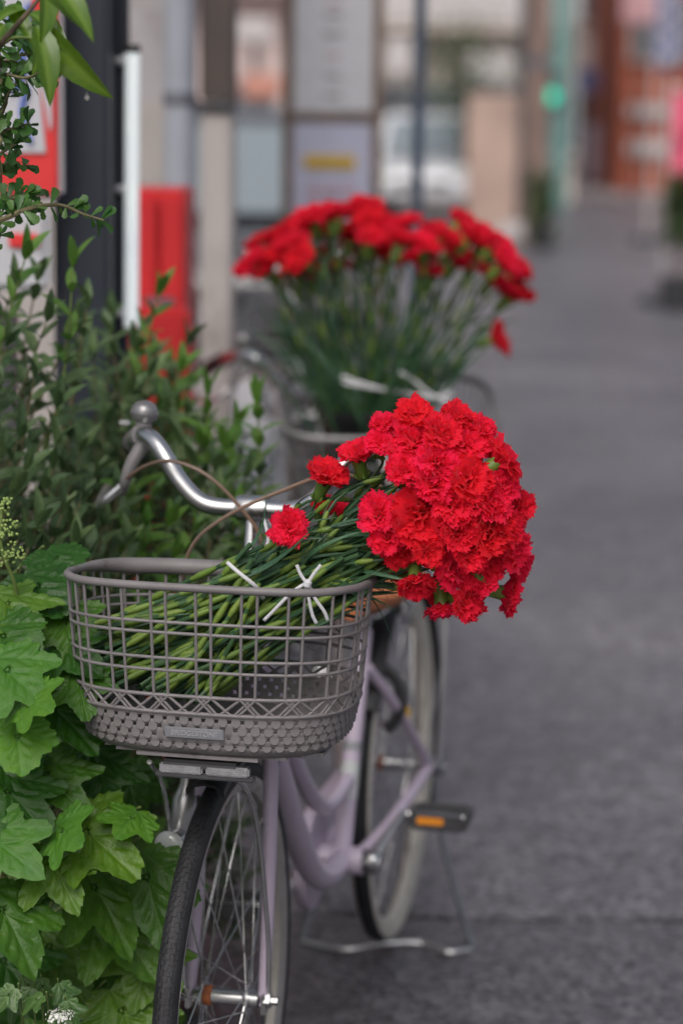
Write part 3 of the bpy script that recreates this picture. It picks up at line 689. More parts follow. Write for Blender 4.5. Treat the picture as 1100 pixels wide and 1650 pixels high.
olive(-.66, 3.75, [(118, 432, 3.55, 1), (40, 420, 3.5, 1), (20, 470, 3.6, 0), (75, 520, 3.55, 0), (-20, 400, 3.6, 0), (10, 560, 3.5, 0), (110, 545, 3.6, 0), (55, 610, 3.5, 0), (-10, 640, 3.5, 0), (90, 660, 3.5, 0), (30, 710, 3.45, 0), (140, 500, 3.7, 0), (60, 455, 3.7, 0), (-30, 500, 3.6, 0)],
      'tall olive leaved shrub before the red and white sign board')
olive(-.50, 4.12, [(255, 478, 4.0, 1), (180, 540, 4.0, 0), (215, 560, 4.05, 0), (150, 580, 3.95, 0), (290, 600, 3.95, 1), (240, 610, 3.9, 0), (200, 640, 3.9, 0), (120, 600, 4, 0), (270, 660, 3.9, 0), (170, 690, 3.9, 0), (225, 540, 4.1, 0), (300, 560, 4.05, 0), (130, 530, 4.1, 0), (180, 520, 4.15, 0)],
      'olive leaved shrub with a tall pale shoot before the red cabinet')
olive(-.26, 4.0, [(335, 640, 3.85, 1), (415, 655, 3.8, 1), (380, 690, 3.85, 1), (365, 730, 3.8, 1), (395, 770, 3.8, 0), (345, 760, 3.75, 0), (420, 850, 3.75, 0), (385, 830, 3.75, 1), (330, 690, 3.9, 0), (300, 670, 3.9, 0), (310, 750, 3.8, 0), (350, 810, 3.7, 0), (320, 720, 3.85, 1), (290, 720, 3.8, 0)],
      'bright leaved shrub behind the silver handlebar')
olive(-.46, 3.72, [(245, 800, 3.6, 1), (215, 760, 3.6, 1), (190, 800, 3.55, 0), (270, 850, 3.55, 1), (235, 850, 3.55, 1), (310, 860, 3.6, 1), (150, 770, 3.6, 0), (130, 730, 3.6, 0), (100, 760, 3.55, 0), (165, 850, 3.5, 0), (205, 880, 3.5, 0), (280, 900, 3.5, 1), (340, 870, 3.6, 0), (120, 850, 3.5, 0)],
      'leafy shrub under the bell and brake lever')
olive(-.68, 3.58, [(40, 760, 3.42, 0), (70, 790, 3.42, 0), (20, 800, 3.4, 0), (100, 830, 3.4, 0), (60, 850, 3.38, 0), (30, 870, 3.38, 0), (120, 880, 3.4, 0), (80, 900, 3.4, 0), (0, 740, 3.42, 0), (-30, 790, 3.4, 0), (140, 905, 3.42, 0), (90, 720, 3.5, 0), (130, 810, 3.45, 0), (-20, 850, 3.4, 0)],
      'dark olive leaved shrub just above the hydrangea')

olive(-.40, 4.45, [(225+13*(i % 7)+rnd.uniform(-8, 8), 560+22*i*.5+rnd.uniform(-15, 15), rnd.uniform(4.2, 4.4), i % 3 == 0) for i in range(14)],
      'thin leaved shrub close in front of the red cabinet')

# branch with large drooping leaves and a water drop; small leaved tree
T1 = V((-.74, 2.95, 0)); tr = tag(empty('broadleaf_sapling', T1), 'sapling with large drooping yellow green leaves and a water drop', 'tree')
rel(tr, 'trunk', MB().tube(smoothpath([T1-V((0, 0, .02)), T1+V((.03, 0, .7)), T1+V((.0, .02, 1.3)), T1+V((.08, 0, 1.9))], 6), [.018-.0005*k for k in range(19)], 9), 'bark')
rel(tr, 'branch', MB().tube(smoothpath([T1+V((.02, .01, 1.45)), W(-60, 120, 2.9), W(0, 70, 2.86), W(42, 24, 2.84), W(70, -10, 2.84)], 6), [.006-.00018*k for k in range(25)], 7), 'bark')
rel(tr, 'branch', MB().tube(smoothpath([W(0, 70, 2.86), W(25, 60, 2.85), W(60, 62, 2.84)], 5), [.002-.0001*k for k in range(11)], 6), 'greentwig')
for (b_, t_, D, n_) in (((58, 42), (97, 133), 2.82, (.45, -.8, .3)), ((70, 44), (141, 149), 2.84, (-.75, -.5, .5)), ((48, 22), (108, 48), 2.86, (0, -.5, .8)), ((70, -30), (92, 46), 2.84, (.6, -.7, .2)),
                        ((12, 10), (50, 40), 2.86, (0, -.6, .7)), ((8, 40), (-30, 75), 2.86, (.2, -.6, .7)), ((40, 20), (2, 5), 2.86, (0, -.6, .8)), ((62, 60), (70, 92), 2.87, (.5, -.8, .3)), ((75, -40), (150, 20), 2.7, (0, -.6, .8)), ((66, -20), (130, 10), 2.72, (.2, -.8, .5))):
    B_, T_ = W(*b_, D+.02), W(*t_, D-.03)
    leafpart(tr, 'leaf', rnd.choice(TL), B_, T_, n_, (T_-B_).length*1.05)
dp = W(140.5, 157, 2.81)
rel(tr, 'water_drop', MB().lathe([(-.0032, .0006), (-.0028, .0018), (-.001, .003), (.001, .0028), (.003, .0014), (.006, .0004)], dp, (0, 0, 1), 12), 'drop')
T2 = V((-.80, 3.08, 0)); t2 = tag(empty('small_leaved_tree', T2), 'small leaved shrub tree reaching branches before the red sign', 'tree')
rel(t2, 'trunk', MB().tube(smoothpath([T2-V((0, 0, .02)), T2+V((.02, 0, .7)), T2+V((.06, .0, 1.3)), T2+V((.1, 0, 1.75))], 6), [.02-.0006*k for k in range(19)], 9), 'bark')
def smallbranch(pts, D, n_, size, z0):
    P_ = [T2+V((.05, 0, z0))]+[W(x, y, D+rnd.uniform(-.03, .03)) for x, y in pts]
    path = smoothpath(P_, 8); K = len(path)
    rel(t2, 'branch', MB().tube(path, [.0042-.0032*k/(K-1) for k in range(K)], 6), 'twig')
    s0 = 8
    for k in range(n_):
        t = s0+(K-1.01-s0)*(k+.5)/n_; i0 = int(t); p = path[i0].lerp(path[min(K-1, i0+1)], t-i0); d = (path[min(K-1, i0+1)]-path[i0]).normalized()
        a_, b_ = frame(d)
        for q in range(rnd.choice((2, 3, 3))):
            ang = rnd.uniform(0, 2*pi); o_ = a_*cos(ang)+b_*sin(ang); l_ = size*rnd.uniform(.6, 1.15)
            leafpart(t2, 'leaf', rnd.choice(SL), p, p+(d*rnd.uniform(.2, .8)+o_).normalized()*l_, V((0, -.6, .6))+jit(.5))
smallbranch([(-30, 365), (40, 338), (95, 330), (135, 345), (168, 355)], 2.95, 15, .022, 1.3)
smallbranch([(-30, 200), (10, 105), (60, 85), (105, 95)], 3.02, 14, .024, 1.5)
smallbranch([(-40, 240), (0, 190), (15, 150), (40, 118)], 3.0, 14, .022, 1.4)
smallbranch([(-40, 250), (0, 215), (30, 205), (48, 198)], 2.95, 12, .022, 1.4)
smallbranch([(-40, 320), (0, 270), (25, 262), (40, 272)], 3.05, 11, .022, 1.35)
smallbranch([(-40, 160), (0, 100), (50, 110), (78, 118)], 3.05, 13, .022, 1.5)
smallbranch([(-40, 400), (0, 360), (40, 320), (62, 300)], 3.1, 10, .022, 1.3)

smallbranch([(-40, 130), (0, 75), (35, 60), (70, 78)], 3.0, 15, .024, 1.55)
smallbranch([(-40, 150), (0, 120), (45, 125), (90, 100)], 2.98, 15, .024, 1.5)
smallbranch([(-40, 40), (10, 20), (40, 40), (60, 75)], 3.05, 13, .024, 1.6)
smallbranch([(-40, 300), (0, 250), (20, 235), (30, 225)], 3.0, 12, .024, 1.4)
smallbranch([(-40, 380), (0, 330), (30, 318), (60, 322)], 2.98, 14, .024, 1.3)

# far plants
def bush(label, px, py, D, rx, rz):
    q = W(px, py, D); o = tag(empty('potted_bush' if rx < .4 else 'bush', (q.x, D, 0)), label, 'plant')
    MB().lathe([(0, .12), (.02, .13), (.25, .17), (.27, .18), (.27, .15)], (0, 0, 0), (0, 0, 1), 16).build('pot', 'darkgrey', o)
    MB().tube([(0, 0, .2), (0, 0, q.z)], .015, 6).build('stem', 'bark', o)
    mb = MB()
    for i in range(500):
        d = jit(1); p_ = V((d.x*rx, d.y*rx, q.z+d.z*rz)); e = jit(1).normalized()*.09; a_, b_ = frame(e)
        mb.add([p_, p_+e*.5+a_*.03, p_+e, p_+e*.5-a_*.03], [(0, 1, 2, 3)])
    x = mb.build('foliage', 'leafdark', o); x['kind'] = 'stuff'
bush('leafy green potted bush at the foot of the thick brown pole', 872, 335, 28.3, .16, .42)
bush('green potted bush below the pink street banner', 1098, 335, 19.5, .13, .28)

# ---------------------------------------------------------------- bicycles
def mirror(pts): return [(-p[0], p[1], p[2]) for p in pts]
def wheel(root, y, z, rimmat, tyremat, wall=None, tread=False, n_sp=32, r=.33):
    w = MB()
    prof = [(-.013, r-.034), (-.014, r-.026), (-.012, r-.020), (.012, r-.020), (.014, r-.026), (.013, r-.034), (.006, r-.044), (-.006, r-.044)]
    def ring(mb, pr, seg=64, closed=True):
        vs = []; k = len(pr)
        for i in range(seg):
            th = 2*pi*i/seg
            for (x, q) in pr: vs.append((x, y+q*cos(th), z+q*sin(th)))
        fs = [(i*k+j, i*k+(j+1) % k, ((i+1) % seg)*k+(j+1) % k, ((i+1) % seg)*k+j) for i in range(seg) for j in range(k)]
        return mb.add(vs, fs)
    wo = ring(w, prof).build('wheel', rimmat, root)
    tp = [(.0160*cos(a_), r-.0165+.0165*sin(a_)) for a_ in [2*pi*k/14 for k in range(14)]]
    mb = ring(MB(), tp, 72)
    to = mb.build('tyre', tyremat, wo)
    if tread:
        mb = MB()
        for i in range(150):
            th = 2*pi*i/150
            for j in range(-2, 3):
                a_ = pi/2+j*.34; thj = th+(.5 if j % 2 else 0)*2*pi/150
                q = r-.0165+.0158*sin(a_); x = .0153*cos(a_)
                rot = M4.Rotation(thj, 3, 'X') @ M4.Rotation(a_-pi/2, 3, 'Z')
                mb.box((x, y+q*cos(thj), z+q*sin(thj)), (.0045, .0024, .0075), rot)
        o = mb.build('tread_block', tyremat, wo, False); o['kind'] = 'stuff'
    if wall:
        for sg in (-1, 1): ring(MB(), [(sg*.0150, r-.030), (sg*.0186, r-.020), (sg*.0188, r-.012), (sg*.0150, r-.006), (sg*.013, r-.012), (sg*.013, r-.024)], 72).build('side_wall', wall, wo)
    MB().lathe([(-.05, .006), (-.046, .012), (-.034, .012), (-.034, .022), (-.030, .022), (-.028, .011), (.028, .011), (.030, .022), (.034, .022), (.034, .012), (.046, .012), (.05, .006)], (0, y, z), (1, 0, 0), 16).build('hub', 'chrome', wo)
    MB().lathe([(-.0335, .0135), (-.022, .0145), (-.020, .012)], (0, y, z), (1, 0, 0), 14).build('hub_ring', 'rust', wo)
    for i in range(n_sp):
        th = 2*pi*i/n_sp; sg = 1 if i % 2 else -1; cr = .9 if (i//2) % 2 else -.9
        rod('spoke', wo, (sg*.031, y+.02*cos(th+cr), z+.02*sin(th+cr)), (0, y+(r-.04)*cos(th), z+(r-.04)*sin(th)), .0011, 'chrome', 5)
    return wo
def guard(root, y, z, a0, a1, r, m, hw=.026):
    pr = [(-hw, -.014), (-hw, -.004), (-hw*.6, .004), (0, .007), (hw*.6, .004), (hw, -.004), (hw, -.014), (hw-.003, -.012), (hw*.5, .0), (0, .003), (-hw*.5, .0), (-hw+.003, -.012)]
    n_ = 34; k = len(pr); vs = []
    for i in range(n_+1):
        th = a0+(a1-a0)*i/n_
        for (x, q) in pr: vs.append((x, y+(r+q)*cos(th), z+(r+q)*sin(th)))
    fs = [(i*k+j, i*k+(j+1) % k, (i+1)*k+(j+1) % k, (i+1)*k+j) for i in range(n_) for j in range(k)]+[tuple(range(k)), tuple(n_*k+j for j in range(k))]
    return MB().add(vs, fs).build('mudguard', m, root)

def outline(t, a, b, n_=3.0):
    c, s = cos(t), sin(t); f = lambda v: math.copysign(abs(v)**(2/n_), v); return a*f(c), b*f(s)
def plastic_basket(root):
    cx, cy = .029, -.152
    prof = [(.955, .190, .138), (.912, .1875, .135), (.899, .1865, .134), (.868, .184, .132), (.853, .1825, .131), (.822, .1800, .129), (.801, .178, .1275), (.766, .171, .122), (.752, .164, .116), (.743, .150, .103), (.740, .130, .086)]
    def dims(z):
        for (z1, a1, b1), (z2, a2, b2) in zip(prof, prof[1:]):
            if z <= z1+1e-9 and z >= z2-1e-9:
                k = (z1-z)/(z1-z2); return a1+(a2-a1)*k, b1+(b2-b1)*k
        return prof[-1][1:]
    # arclength table on the z=.8 outline so pieces are evenly spaced
    N_ = 2000; pts = [outline(2*pi*i/N_, *dims(.80)) for i in range(N_+1)]; cum = [0]
    for p_, q_ in zip(pts, pts[1:]): cum.append(cum[-1]+math.hypot(p_[0]-q_[0], p_[1]-q_[1]))
    TOT = cum[-1]
    def tt(u):
        u = (u % 1)*TOT; lo, hi = 0, N_
        while hi-lo > 1:
            mid = (lo+hi)//2
            if cum[mid] <= u: lo = mid
            else: hi = mid
        return 2*pi*(lo+(u-cum[lo])/(cum[hi]-cum[lo]+1e-12))/N_
    def pt(u, z, off=0.):
        a, b = dims(z); x, y = outline(tt(u), a+off, b+off); return V((cx+x, cy+y, z-.10*y*max(0, (z-.76)/.195)-.006*max(0, (z-.76)/.195)))
    ncol = 124; pr = 1/ncol
    # lower shell with small square holes between staggered discs
    rows = [.801, .7955, .7905, .7850, .7800, .7745, .7695, .7640, .7590, .7535, .7485, .744, .7405]
    hole_rows = {1: 0, 3: 1, 5: 0, 7: 1}; mb = MB(); nu = ncol*2
    us = [(k+o_)/ncol for k in range(ncol) for o_ in (.13, .87)]
    vs = [pt(u, z) for z in rows for u in us]; fs = []
    for r in range(len(rows)-1):
        for i in range(nu):
            k = i//2
            if r in hole_rows and i % 2 == 0 and (k % 2) == hole_rows[r]: continue
            i2 = (i+1) % nu; fs.append((r*nu+i, r*nu+i2, (r+1)*nu+i2, (r+1)*nu+i))
    mb.add(vs, fs)
    nb = len(mb.v); mb.v += [(cx+(pt(u, .7405).x-cx)*.97, cy+(pt(u, .7405).y-cy)*.97, .7395) for u in us]
    mb.f += [((len(rows)-1)*nu+i, (len(rows)-1)*nu+(i+1) % nu, nb+(i+1) % nu, nb+i) for i in range(nu)]; mb.mi += [0]*nu
    sh = mb.build('basket', 'basket', root); so = sh.modifiers.new('s', 'SOLIDIFY'); so.thickness = .003; so.offset = -1
    # floor grid
    for k in range(-6, 7):
        y_ = k*.018; hx = .14*(1-(abs(y_)/.118)**3)**.4 if abs(y_) < .118 else .02
        MB().box((cx, cy+y_, .743), (2*hx, .006, .004)).build('floor_slat', 'basket', sh)
    for k in range(-7, 8):
        x_ = k*.021; hy_ = .095*(1-(abs(x_)/.17)**3)**.4 if abs(x_) < .17 else .02
        MB().box((cx+x_, cy, .7435), (.008, 2*hy_, .0045)).build('floor_slat', 'basket', sh)
    dm = MB().lathe([(-.001, .0060), (.00012, .0060)], (0, 0, 0), (0, 0, 1), 12).mesh('disc', 'basket')
    for r, z in enumerate((.7925, .7822, .7718, .7615)):
        for k in range(62):
            u = (2*k+(0 if r % 2 else 1)+.5)/ncol
            p_ = pt(u, z); q_ = pt(u+.002, z); nrm = (q_-p_).cross(V((0, 0, 1))).normalized()
            if nrm.dot(p_-V((cx, cy, z))) < 0: nrm = -nrm
            if -.018 < p_.x < .078 and p_.y < cy and r in (1, 2): continue
            inst('disc', dm, sh, M4.Translation(p_+nrm*.0004) @ nrm.to_track_quat('Z', 'Y').to_matrix().to_4x4())
    for z, rr in ((.912, .0021), (.899, .0021), (.868, .0021), (.853, .0021), (.822, .0024), (.801, .0028)):
        MB().tube([pt(i/110, z) for i in range(110)], rr, 8, True).build('ring', 'basket', sh)
    # rim, rolled and broader at the back
    P_ = [pt(i/120, .955) for i in range(120)]; rr = [.0052+.0058*max(0, min(1, (p_.y-cy-.02)/.09)) for p_ in P_]
    P_ = [p_+V((0, 0, .0035*max(0, min(1, (abs(p_.x-cx)-.15)/.05)))) for p_ in P_]
    MB().tube(P_, rr, 12, True).build('rim', 'basket', sh)
    npair = 19; 
    for k in range(npair):
        for sg in (-1, 1):
            u = (k+.5)/npair+sg*.0088
            rod('bar', sh, pt(u, .955), pt(u, .8215), .0020, 'basket')
            for s2 in (-1, 1):
                if s2 == sg:
                    u2 = u+s2*.024
                    rod('lattice_rod', sh, pt(u, .8215), pt(u2, .8015), .0019, 'basket')
                    rod('lattice_rod', sh, pt(u-s2*.012, .8215), pt(u-s2*.012+s2*.021*.9, .8015), .0017, 'basket')
                else: rod('lattice_rod', sh, pt(u, .8215, .0008), pt(u+s2*.019, .8015, .0008), .0017, 'basket')
    # badge with lettering
    a, b = dims(.777)
    bx = cx+.001; pf = None
    best = min((abs(pt(i/2000, .777).x-bx)+(0 if pt(i/2000, .777).y < cy else 9), i) for i in range(2000))[1]/2000
    p_ = pt(best, .777); q_ = pt(best+.004, .777); tx = (q_-p_); tx.z = 0; tx.normalize()
    if tx.x < 0: tx = -tx
    nrm = tx.cross(V((0, 0, 1))).normalized(); nrm = nrm if nrm.y < 0 else -nrm
    up_ = (pt(best, .786)-pt(best, .768)).normalized()
    rot = M4((tx, up_, tx.cross(up_))).transposed()
    bo = MB().box(p_+rot @ V((0, 0, .0020)), (.076, .0140, .004), rot, bev=.0012).build('badge', 'badge', sh)
    cu = bpy.data.curves.new('letters', 'FONT'); cu.body = 'BRIDGESTONE'; cu.size = .0092; cu.align_x = 'CENTER'; cu.align_y = 'CENTER'; cu.extrude = .0004; cu.offset = .00016; cu.shear = .18
    to = bpy.data.objects.new('tmp', cu); col.objects.link(to)
    me = bpy.data.meshes.new_from_object(to.evaluated_get(bpy.context.evaluated_depsgraph_get())); bpy.data.objects.remove(to)
    me.materials.clear(); me.materials.append(MATS['badgetext'])
    inst('lettering', me, sh, M4.Translation(p_+rot @ V((0, 0, .0043))) @ rot.to_4x4())
    return sh
def wire_basket(root, m='wire', cx=.06):
    cy = -.15
    def zr(y): return .884+.098*max(0., min(1., (y-cy+.14)/.28))
    def pt(u, k):                                        # k=1 rim, 0 bottom
        a, b = .165+.06*k, .11+.035*k; x, y = outline(2*pi*u, a, b, 4.5); z = .67+(zr(cy+y)-.67)*k; return V((cx+x, cy+y, z))
    sh = MB().tube([pt(i/96, 1) for i in range(96)], .0078, 10, True).build('basket', m, root)
    for k in (.72, .45, .2, 0): MB().tube([pt(i/80, k) for i in range(80)], .0022, 6, True).build('ring', m, sh)
    for i in range(44): rod('bar', sh, pt(i/44, 0), pt(i/44, 1), .0016, m, 6)
    for i in range(-7, 8):
        x = i*.021; rod('floor_wire', sh, (cx+x, cy-.108, .67), (cx+x, cy+.108, .67), .0016, m, 6)
    for i in range(-4, 5):
        y = i*.024; rod('floor_wire', sh, (cx-.162, cy+y, .669), (cx+.162, cy+y, .669), .0016, m, 6)
    return sh

def bicycle(label, loc, rz, paint, basket='plastic', bar='chrome', saddle='saddle', detail=True, wb=1.217, hd=(0, 0, 0)):
    b = empty('bicycle', loc, rz); tag(b, label, 'bicycle', None)
    H_ = .33; RZ = .34
    # wheels
    wheel(b, 0, H_, 'steelrim', 'tyre', None, tread=detail)
    wheel(b, wb, RZ, 'creamwall' if detail else 'steelrim', 'tyre', 'creamwall' if detail else None)
    g1 = guard(b, 0, H_, R(56), R(110), .353, 'blackplastic'); g2 = guard(b, wb, RZ, R(-35), R(150), .355, 'blackplastic', .028)
    for sg in (-1, 1):
        rod('stay', g1, (sg*.024, .353*cos(R(60)), H_+.353*sin(R(60))), (sg*.05, .004, H_+.006), .0022, 'chrome')
        rod('stay', g2, (sg*.028, wb+.33*cos(R(20)), RZ+.33*sin(R(20))), (sg*.062, wb+.004, RZ), .0022, 'chrome')
    # fork
    fk = MB().tube([(-.05, .052, .692), (-.03, .057, .702), (.03, .057, .702), (.05, .052, .692)], .014, 10).build('fork', paint, b)
    for sg in (-1, 1):
        MB().tube(smoothpath([(sg*.046, .054, .70), (sg*.049, .045, .60), (sg*.051, .028, .46), (sg*.052, .008, .36), (sg*.052, 0, .322)], 6), [.0115-.0042*k/24 for k in range(25)], 10).build('blade', paint, fk)
        MB().box((sg*.054, 0, .326), (.006, .024, .034), bev=.003).build('dropout', 'chrome', fk)
        MB().lathe([(0, .011), (.008, .011), (.009, .006), (.018, .006)], (sg*.055, 0, .33), (sg, 0, 0), 6).build('axle_nut', 'chrome', fk)
    # frame: separate tubes as parts
    def tb(name, pts, r_, m=paint, n_=14, sub=7):
        return MB().tube(smoothpath(pts, sub), r_, n_).build(name, m, b)
    tb('head_tube', [(0, .061, .708), (0, .105, .895)], .0185)
    tb('down_tube', [(0, .085, .81), (0, .17, .70), (0, .30, .56), (0, .42, .435), (0, .53, .345), (0, .64, .302), (0, .75, .297)], .0205)
    tb('brace_tube', [(0, .10, .872), (0, .26, .69), (0, .45, .52), (0, .62, .425), (0, .812, .425)], .0135)
    st_ = tb('seat_tube', [(0, .75, .297), (0, .905, .66)], .0165)
    MB().lathe([(-.038, .024), (.038, .024)], (0, .75, .297), (1, 0, 0), 18).build('bottom_bracket', paint, b)
    for sg in (-1, 1):
        tb('chain_stay', [(sg*.026, .765, .300), (sg*.05, .93, .315), (sg*.066, wb, RZ)], .0115)
        tb('seat_stay', [(sg*.012, .885, .60), (sg*.045, 1.0, .50), (sg*.066, wb, RZ)], .0095)
        MB().box((sg*.068, wb, RZ), (.006, .05, .035), bev=.004).build('rear_dropout', 'alloy', b)
        MB().lathe([(0, .013), (.01, .013), (.012, .007), (.026, .007)], (sg*.07, wb, RZ), (sg, 0, 0), 8).build('axle_nut', 'chrome', b)
    tb('seat_post', [(0, .89, .62), (0, .917, .692)], .0125, 'chrome')
    # saddle
    sd_ = MB(); ks = []; nseg = 14; prof_n = 14
    for i in range(nseg+1):
        t = i/nseg; y = .80+t*.26; hw = .024+.085*(t**1.4) if t < .85 else .024+.085*(.85**1.4)*max(.35, 1-((t-.85)/.15)**2*.65); zt = .722+.012*math.cos(t*5)*.5+.022*max(0, t-.6)/.4
        for j in range(prof_n):
            a_ = 2*pi*j/prof_n; x = hw*cos(a_); z = zt+(.016*sin(a_) if sin(a_) > 0 else .030*sin(a_)); ks.append((x, y, z))
    sd_.add(ks, [(i*prof_n+j, i*prof_n+(j+1) % prof_n, (i+1)*prof_n+(j+1) % prof_n, (i+1)*prof_n+j) for i in range(nseg) for j in range(prof_n)]+[tuple(range(prof_n)), tuple(nseg*prof_n+j for j in range(prof_n))])
    so_ = sd_.build('saddle', saddle, b)
    for sg in (-1, 1): 
        MB().tube(smoothpath([(sg*.02, .83, .703), (sg*.028, .90, .688), (sg*.045, 1.02, .700)], 5), .0035, 6).build('rail', 'chrome', so_)
        MB().lathe([(0, .012), (.01, .014), (.045, .014), (.05, .012)], (sg*.05, 1.015, .668), (0, 0, 1), 12).build('spring', 'chrome', so_)
    # rear carrier
    ca = MB().tube(smoothpath([(-.055, 1.0, .655), (-.06, 1.15, .715), (-.06, 1.42, .715), (-.045, 1.46, .715), (.045, 1.46, .715), (.06, 1.42, .715), (.06, 1.15, .715), (.055, 1.0, .655)], 5), .005, 8).build('carrier', 'chrome', b)
    for x in (-.03, 0, .03): rod('carrier_bar', ca, (x, 1.12, .716), (x, 1.458, .716), .003, 'chrome')
    for y in (1.15, 1.26, 1.38): rod('carrier_bar', ca, (-.06, y, .716), (.06, y, .716), .003, 'chrome')
    for sg in (-1, 1):
        MB().tube(smoothpath([(sg*.06, 1.22, .714), (sg*.088, 1.212, .66), (sg*.09, 1.205, .50), (sg*.084, wb, .345)], 6), .0048, 8).build('carrier_strut', 'alloy', ca)
    # stand: two legs joined by a bar lying on the ground
    sn = MB().tube(smoothpath([(-.155, 1.14, .006), (-.07, 1.115, .006), (.0, 1.15, .012), (.07, 1.175, .010), (.12, 1.15, .006), (.16, 1.178, .006)], 5), .0055, 8).build('stand', 'alloy', b)
    for sg, xb, yb in ((-1, -.155, 1.14), (1, .162, 1.178)):
        MB().tube(smoothpath([(sg*.078, wb-.005, RZ), (sg*.088, wb-.01, .24), (sg*.125, wb-.025, .11), (xb, yb, .008)], 6), .0068, 9).build('stand_leg', 'bluegrey', sn)
        MB().lathe([(-.010, .016), (.006, .018), (.010, .012)], (sg*.084, wb, RZ), (sg, 0, 0), 12).build('pivot', 'bluegrey', sn)
    # cranks and pedals
    for sg in (1, -1):
        ey, ez = .75+sg*.150, .297+sg*.042
        ck = MB().tube([(sg*.052, .75, .297), (sg*.060, .75+sg*.05, .297+sg*.014), (sg*.078, ey, ez)], [.0115, .0105, .0085], 10).build('crank', 'alloy', b)
        MB().lathe([(.030, .018), (.034, .021), (.060, .021), (.064, .016), (.068, .015)], (0, .75, .297), (sg, 0, 0), 16).build('crank_cap', 'chrome', ck)
        pe = MB().lathe([(.0, .008), (.1, .006)], (sg*.085, ey, ez), (sg, 0, 0), 10).build('pedal', 'chrome', b)
        for yo in (-.036, .036):
            MB().box((sg*.143, ey+yo, ez), (.092, .018, .027), bev=.004).build('tread', 'darkgrey', pe)
            if sg > 0: MB().box((sg*.132, ey+yo-.0095*(1 if yo < 0 else -1), ez+.004), (.046, .004, .013), bev=.0015).build('reflector', 'reflector', pe)
        for xo in (.096, .19): MB().box((sg*xo, ey, ez), (.008, .09, .024), bev=.003).build('end_plate', 'darkgrey', pe)
    # chain case on the far side
    cc = MB(); k_ = 20; vs = []
    for x in (-.062, -.040):
        for i in range(k_+1): th = pi/2+pi*i/k_; vs.append((x, .75+.088*cos(th), .297+.088*sin(th)))
        for i in range(k_+1): th = -pi/2+pi*i/k_; vs.append((x, wb+.055*cos(th), RZ+.05*sin(th)))
    n_ = 2*(k_+1); cc.add(vs, [tuple(range(n_)), tuple(range(n_, 2*n_))]+[(i, (i+1) % n_, n_+(i+1) % n_, n_+i) for i in range(n_)])
    co = cc.build('chain_case', paint, b); bv = co.modifiers.new('b', 'BEVEL'); bv.width = .005; bv.segments = 2
    # ring lock with a yellow tag
    MB().tube([(.052*cos(t), 1.0+.01*sin(t), .515+.06*sin(t)) for t in [R(-60)+R(300)*i/20 for i in range(21)]], .0105, 8).build('ring_lock', 'blackplastic', b)
    # handlebar
    px_r = [(0, .125, .995), (-.05, .123, .995), (-.078, .122, 1.004), (-.105, .124, 1.030), (-.128, .130, 1.062), (-.150, .145, 1.082), (-.176, .175, 1.085), (-.205, .24, 1.07), (-.235, .33, 1.045), (-.255, .43, 1.02)]
    full = mirror(px_r)[::-1][:-1]+px_r
    hb = MB().tube(smoothpath(full, 6), .0125, 14).build('handlebar', bar, b)
    rod('quill', hb, (0, .100, .89), (0, .127, .99), .0105, 'chrome', 12)
    MB().lathe([(-.022, .017), (-.018, .0185), (.018, .0185), (.022, .017)], (0, .125, .995), (1, 0, 0), 16).build('clamp', bar, hb)
    MB().lathe([(0, .020), (.012, .020), (.016, .0175), (.022, .017)], (0, .104, .895), (0, .2, 1), 16).build('headset', 'chrome', hb)
    for sg in (-1, 1):
        g = [(sg*.216, .27, 1.062), (sg*.235, .33, 1.045), (sg*.255, .43, 1.02), (sg*.258, .445, 1.016)]
        MB().tube(smoothpath(g, 4), .0165, 12).build('grip', 'blackplastic', hb)
        lv = MB().tube(smoothpath([(sg*.170, .172, 1.075), (sg*.185, .158, 1.045), (sg*.194, .158, 1.02), (sg*.205, .18, 1.0)], 5), [.011-.0003*k for k in range(16)], 10).build('brake_lever', 'greyplastic', hb)
        MB().tube(smoothpath([(sg*.200, .165, 1.012), (sg*.232, .17, .985), (sg*.262, .25, .97), (sg*.285, .36, .975)], 6), [.0065]*15+[.0075]*4, 8).build('blade', 'alloy', lv)
        MB().lathe([(-.008, .016), (.008, .016)], (sg*.176, .175, 1.083), (sg*.5, .8, -.2), 14).build('clamp', 'greyplastic', lv)
    bl = MB().lathe([(-.010, .009), (-.009, .0175), (-.004, .0198), (.002, .0200), (.003, .0186), (.007, .0180), (.012, .0145), (.0155, .009), (.017, .0)], (-.172, .178, 1.116), (.12, -.1, 1), 24).build('bell', 'bellmetal', hb)
    MB().tube([(-.174, .177, 1.075), (-.173, .178, 1.105)], .012, 12).build('bell_mount', 'greyplastic', bl)
    MB().box((-.198, .168, 1.102), (.016, .010, .007), bev=.002).build('striker', 'chrome', bl)
    hb.location = hd
    # cables
    for pts in ([(-.195, .155, 1.022), (-.15, .115, 1.05), (-.105, .085, 1.062), (-.055, .075, 1.048), (-.01, .085, 1.005), (.02, .10, .95), (.01, .11, .86)],
                [(.195, .155, 1.022), (.13, .085, 1.055), (.06, .03, 1.035), (-.01, .012, 1.0), (-.058, .018, .955), (-.075, .035, .88), (-.06, .05, .76), (-.045, .055, .66)]):
        MB().tube(smoothpath(pts, 8), .0027, 7).build('cable', 'cable', hb)
    # bracket under the basket, basket, lamp
    br = MB().box((.030, -.13, .729), (.10, .25, .012), bev=.003).build('basket_bracket', 'darkgrey', b)
    for x in (.006, .066): MB().box((x, -.250, .724), (.056, .012, .013), bev=.002).build('bracket_plate', 'bracketmetal', br)
    MB().box((.036, -.247, .715), (.128, .012, .008), bev=.002).build('bracket_lip', 'darkgrey', br)
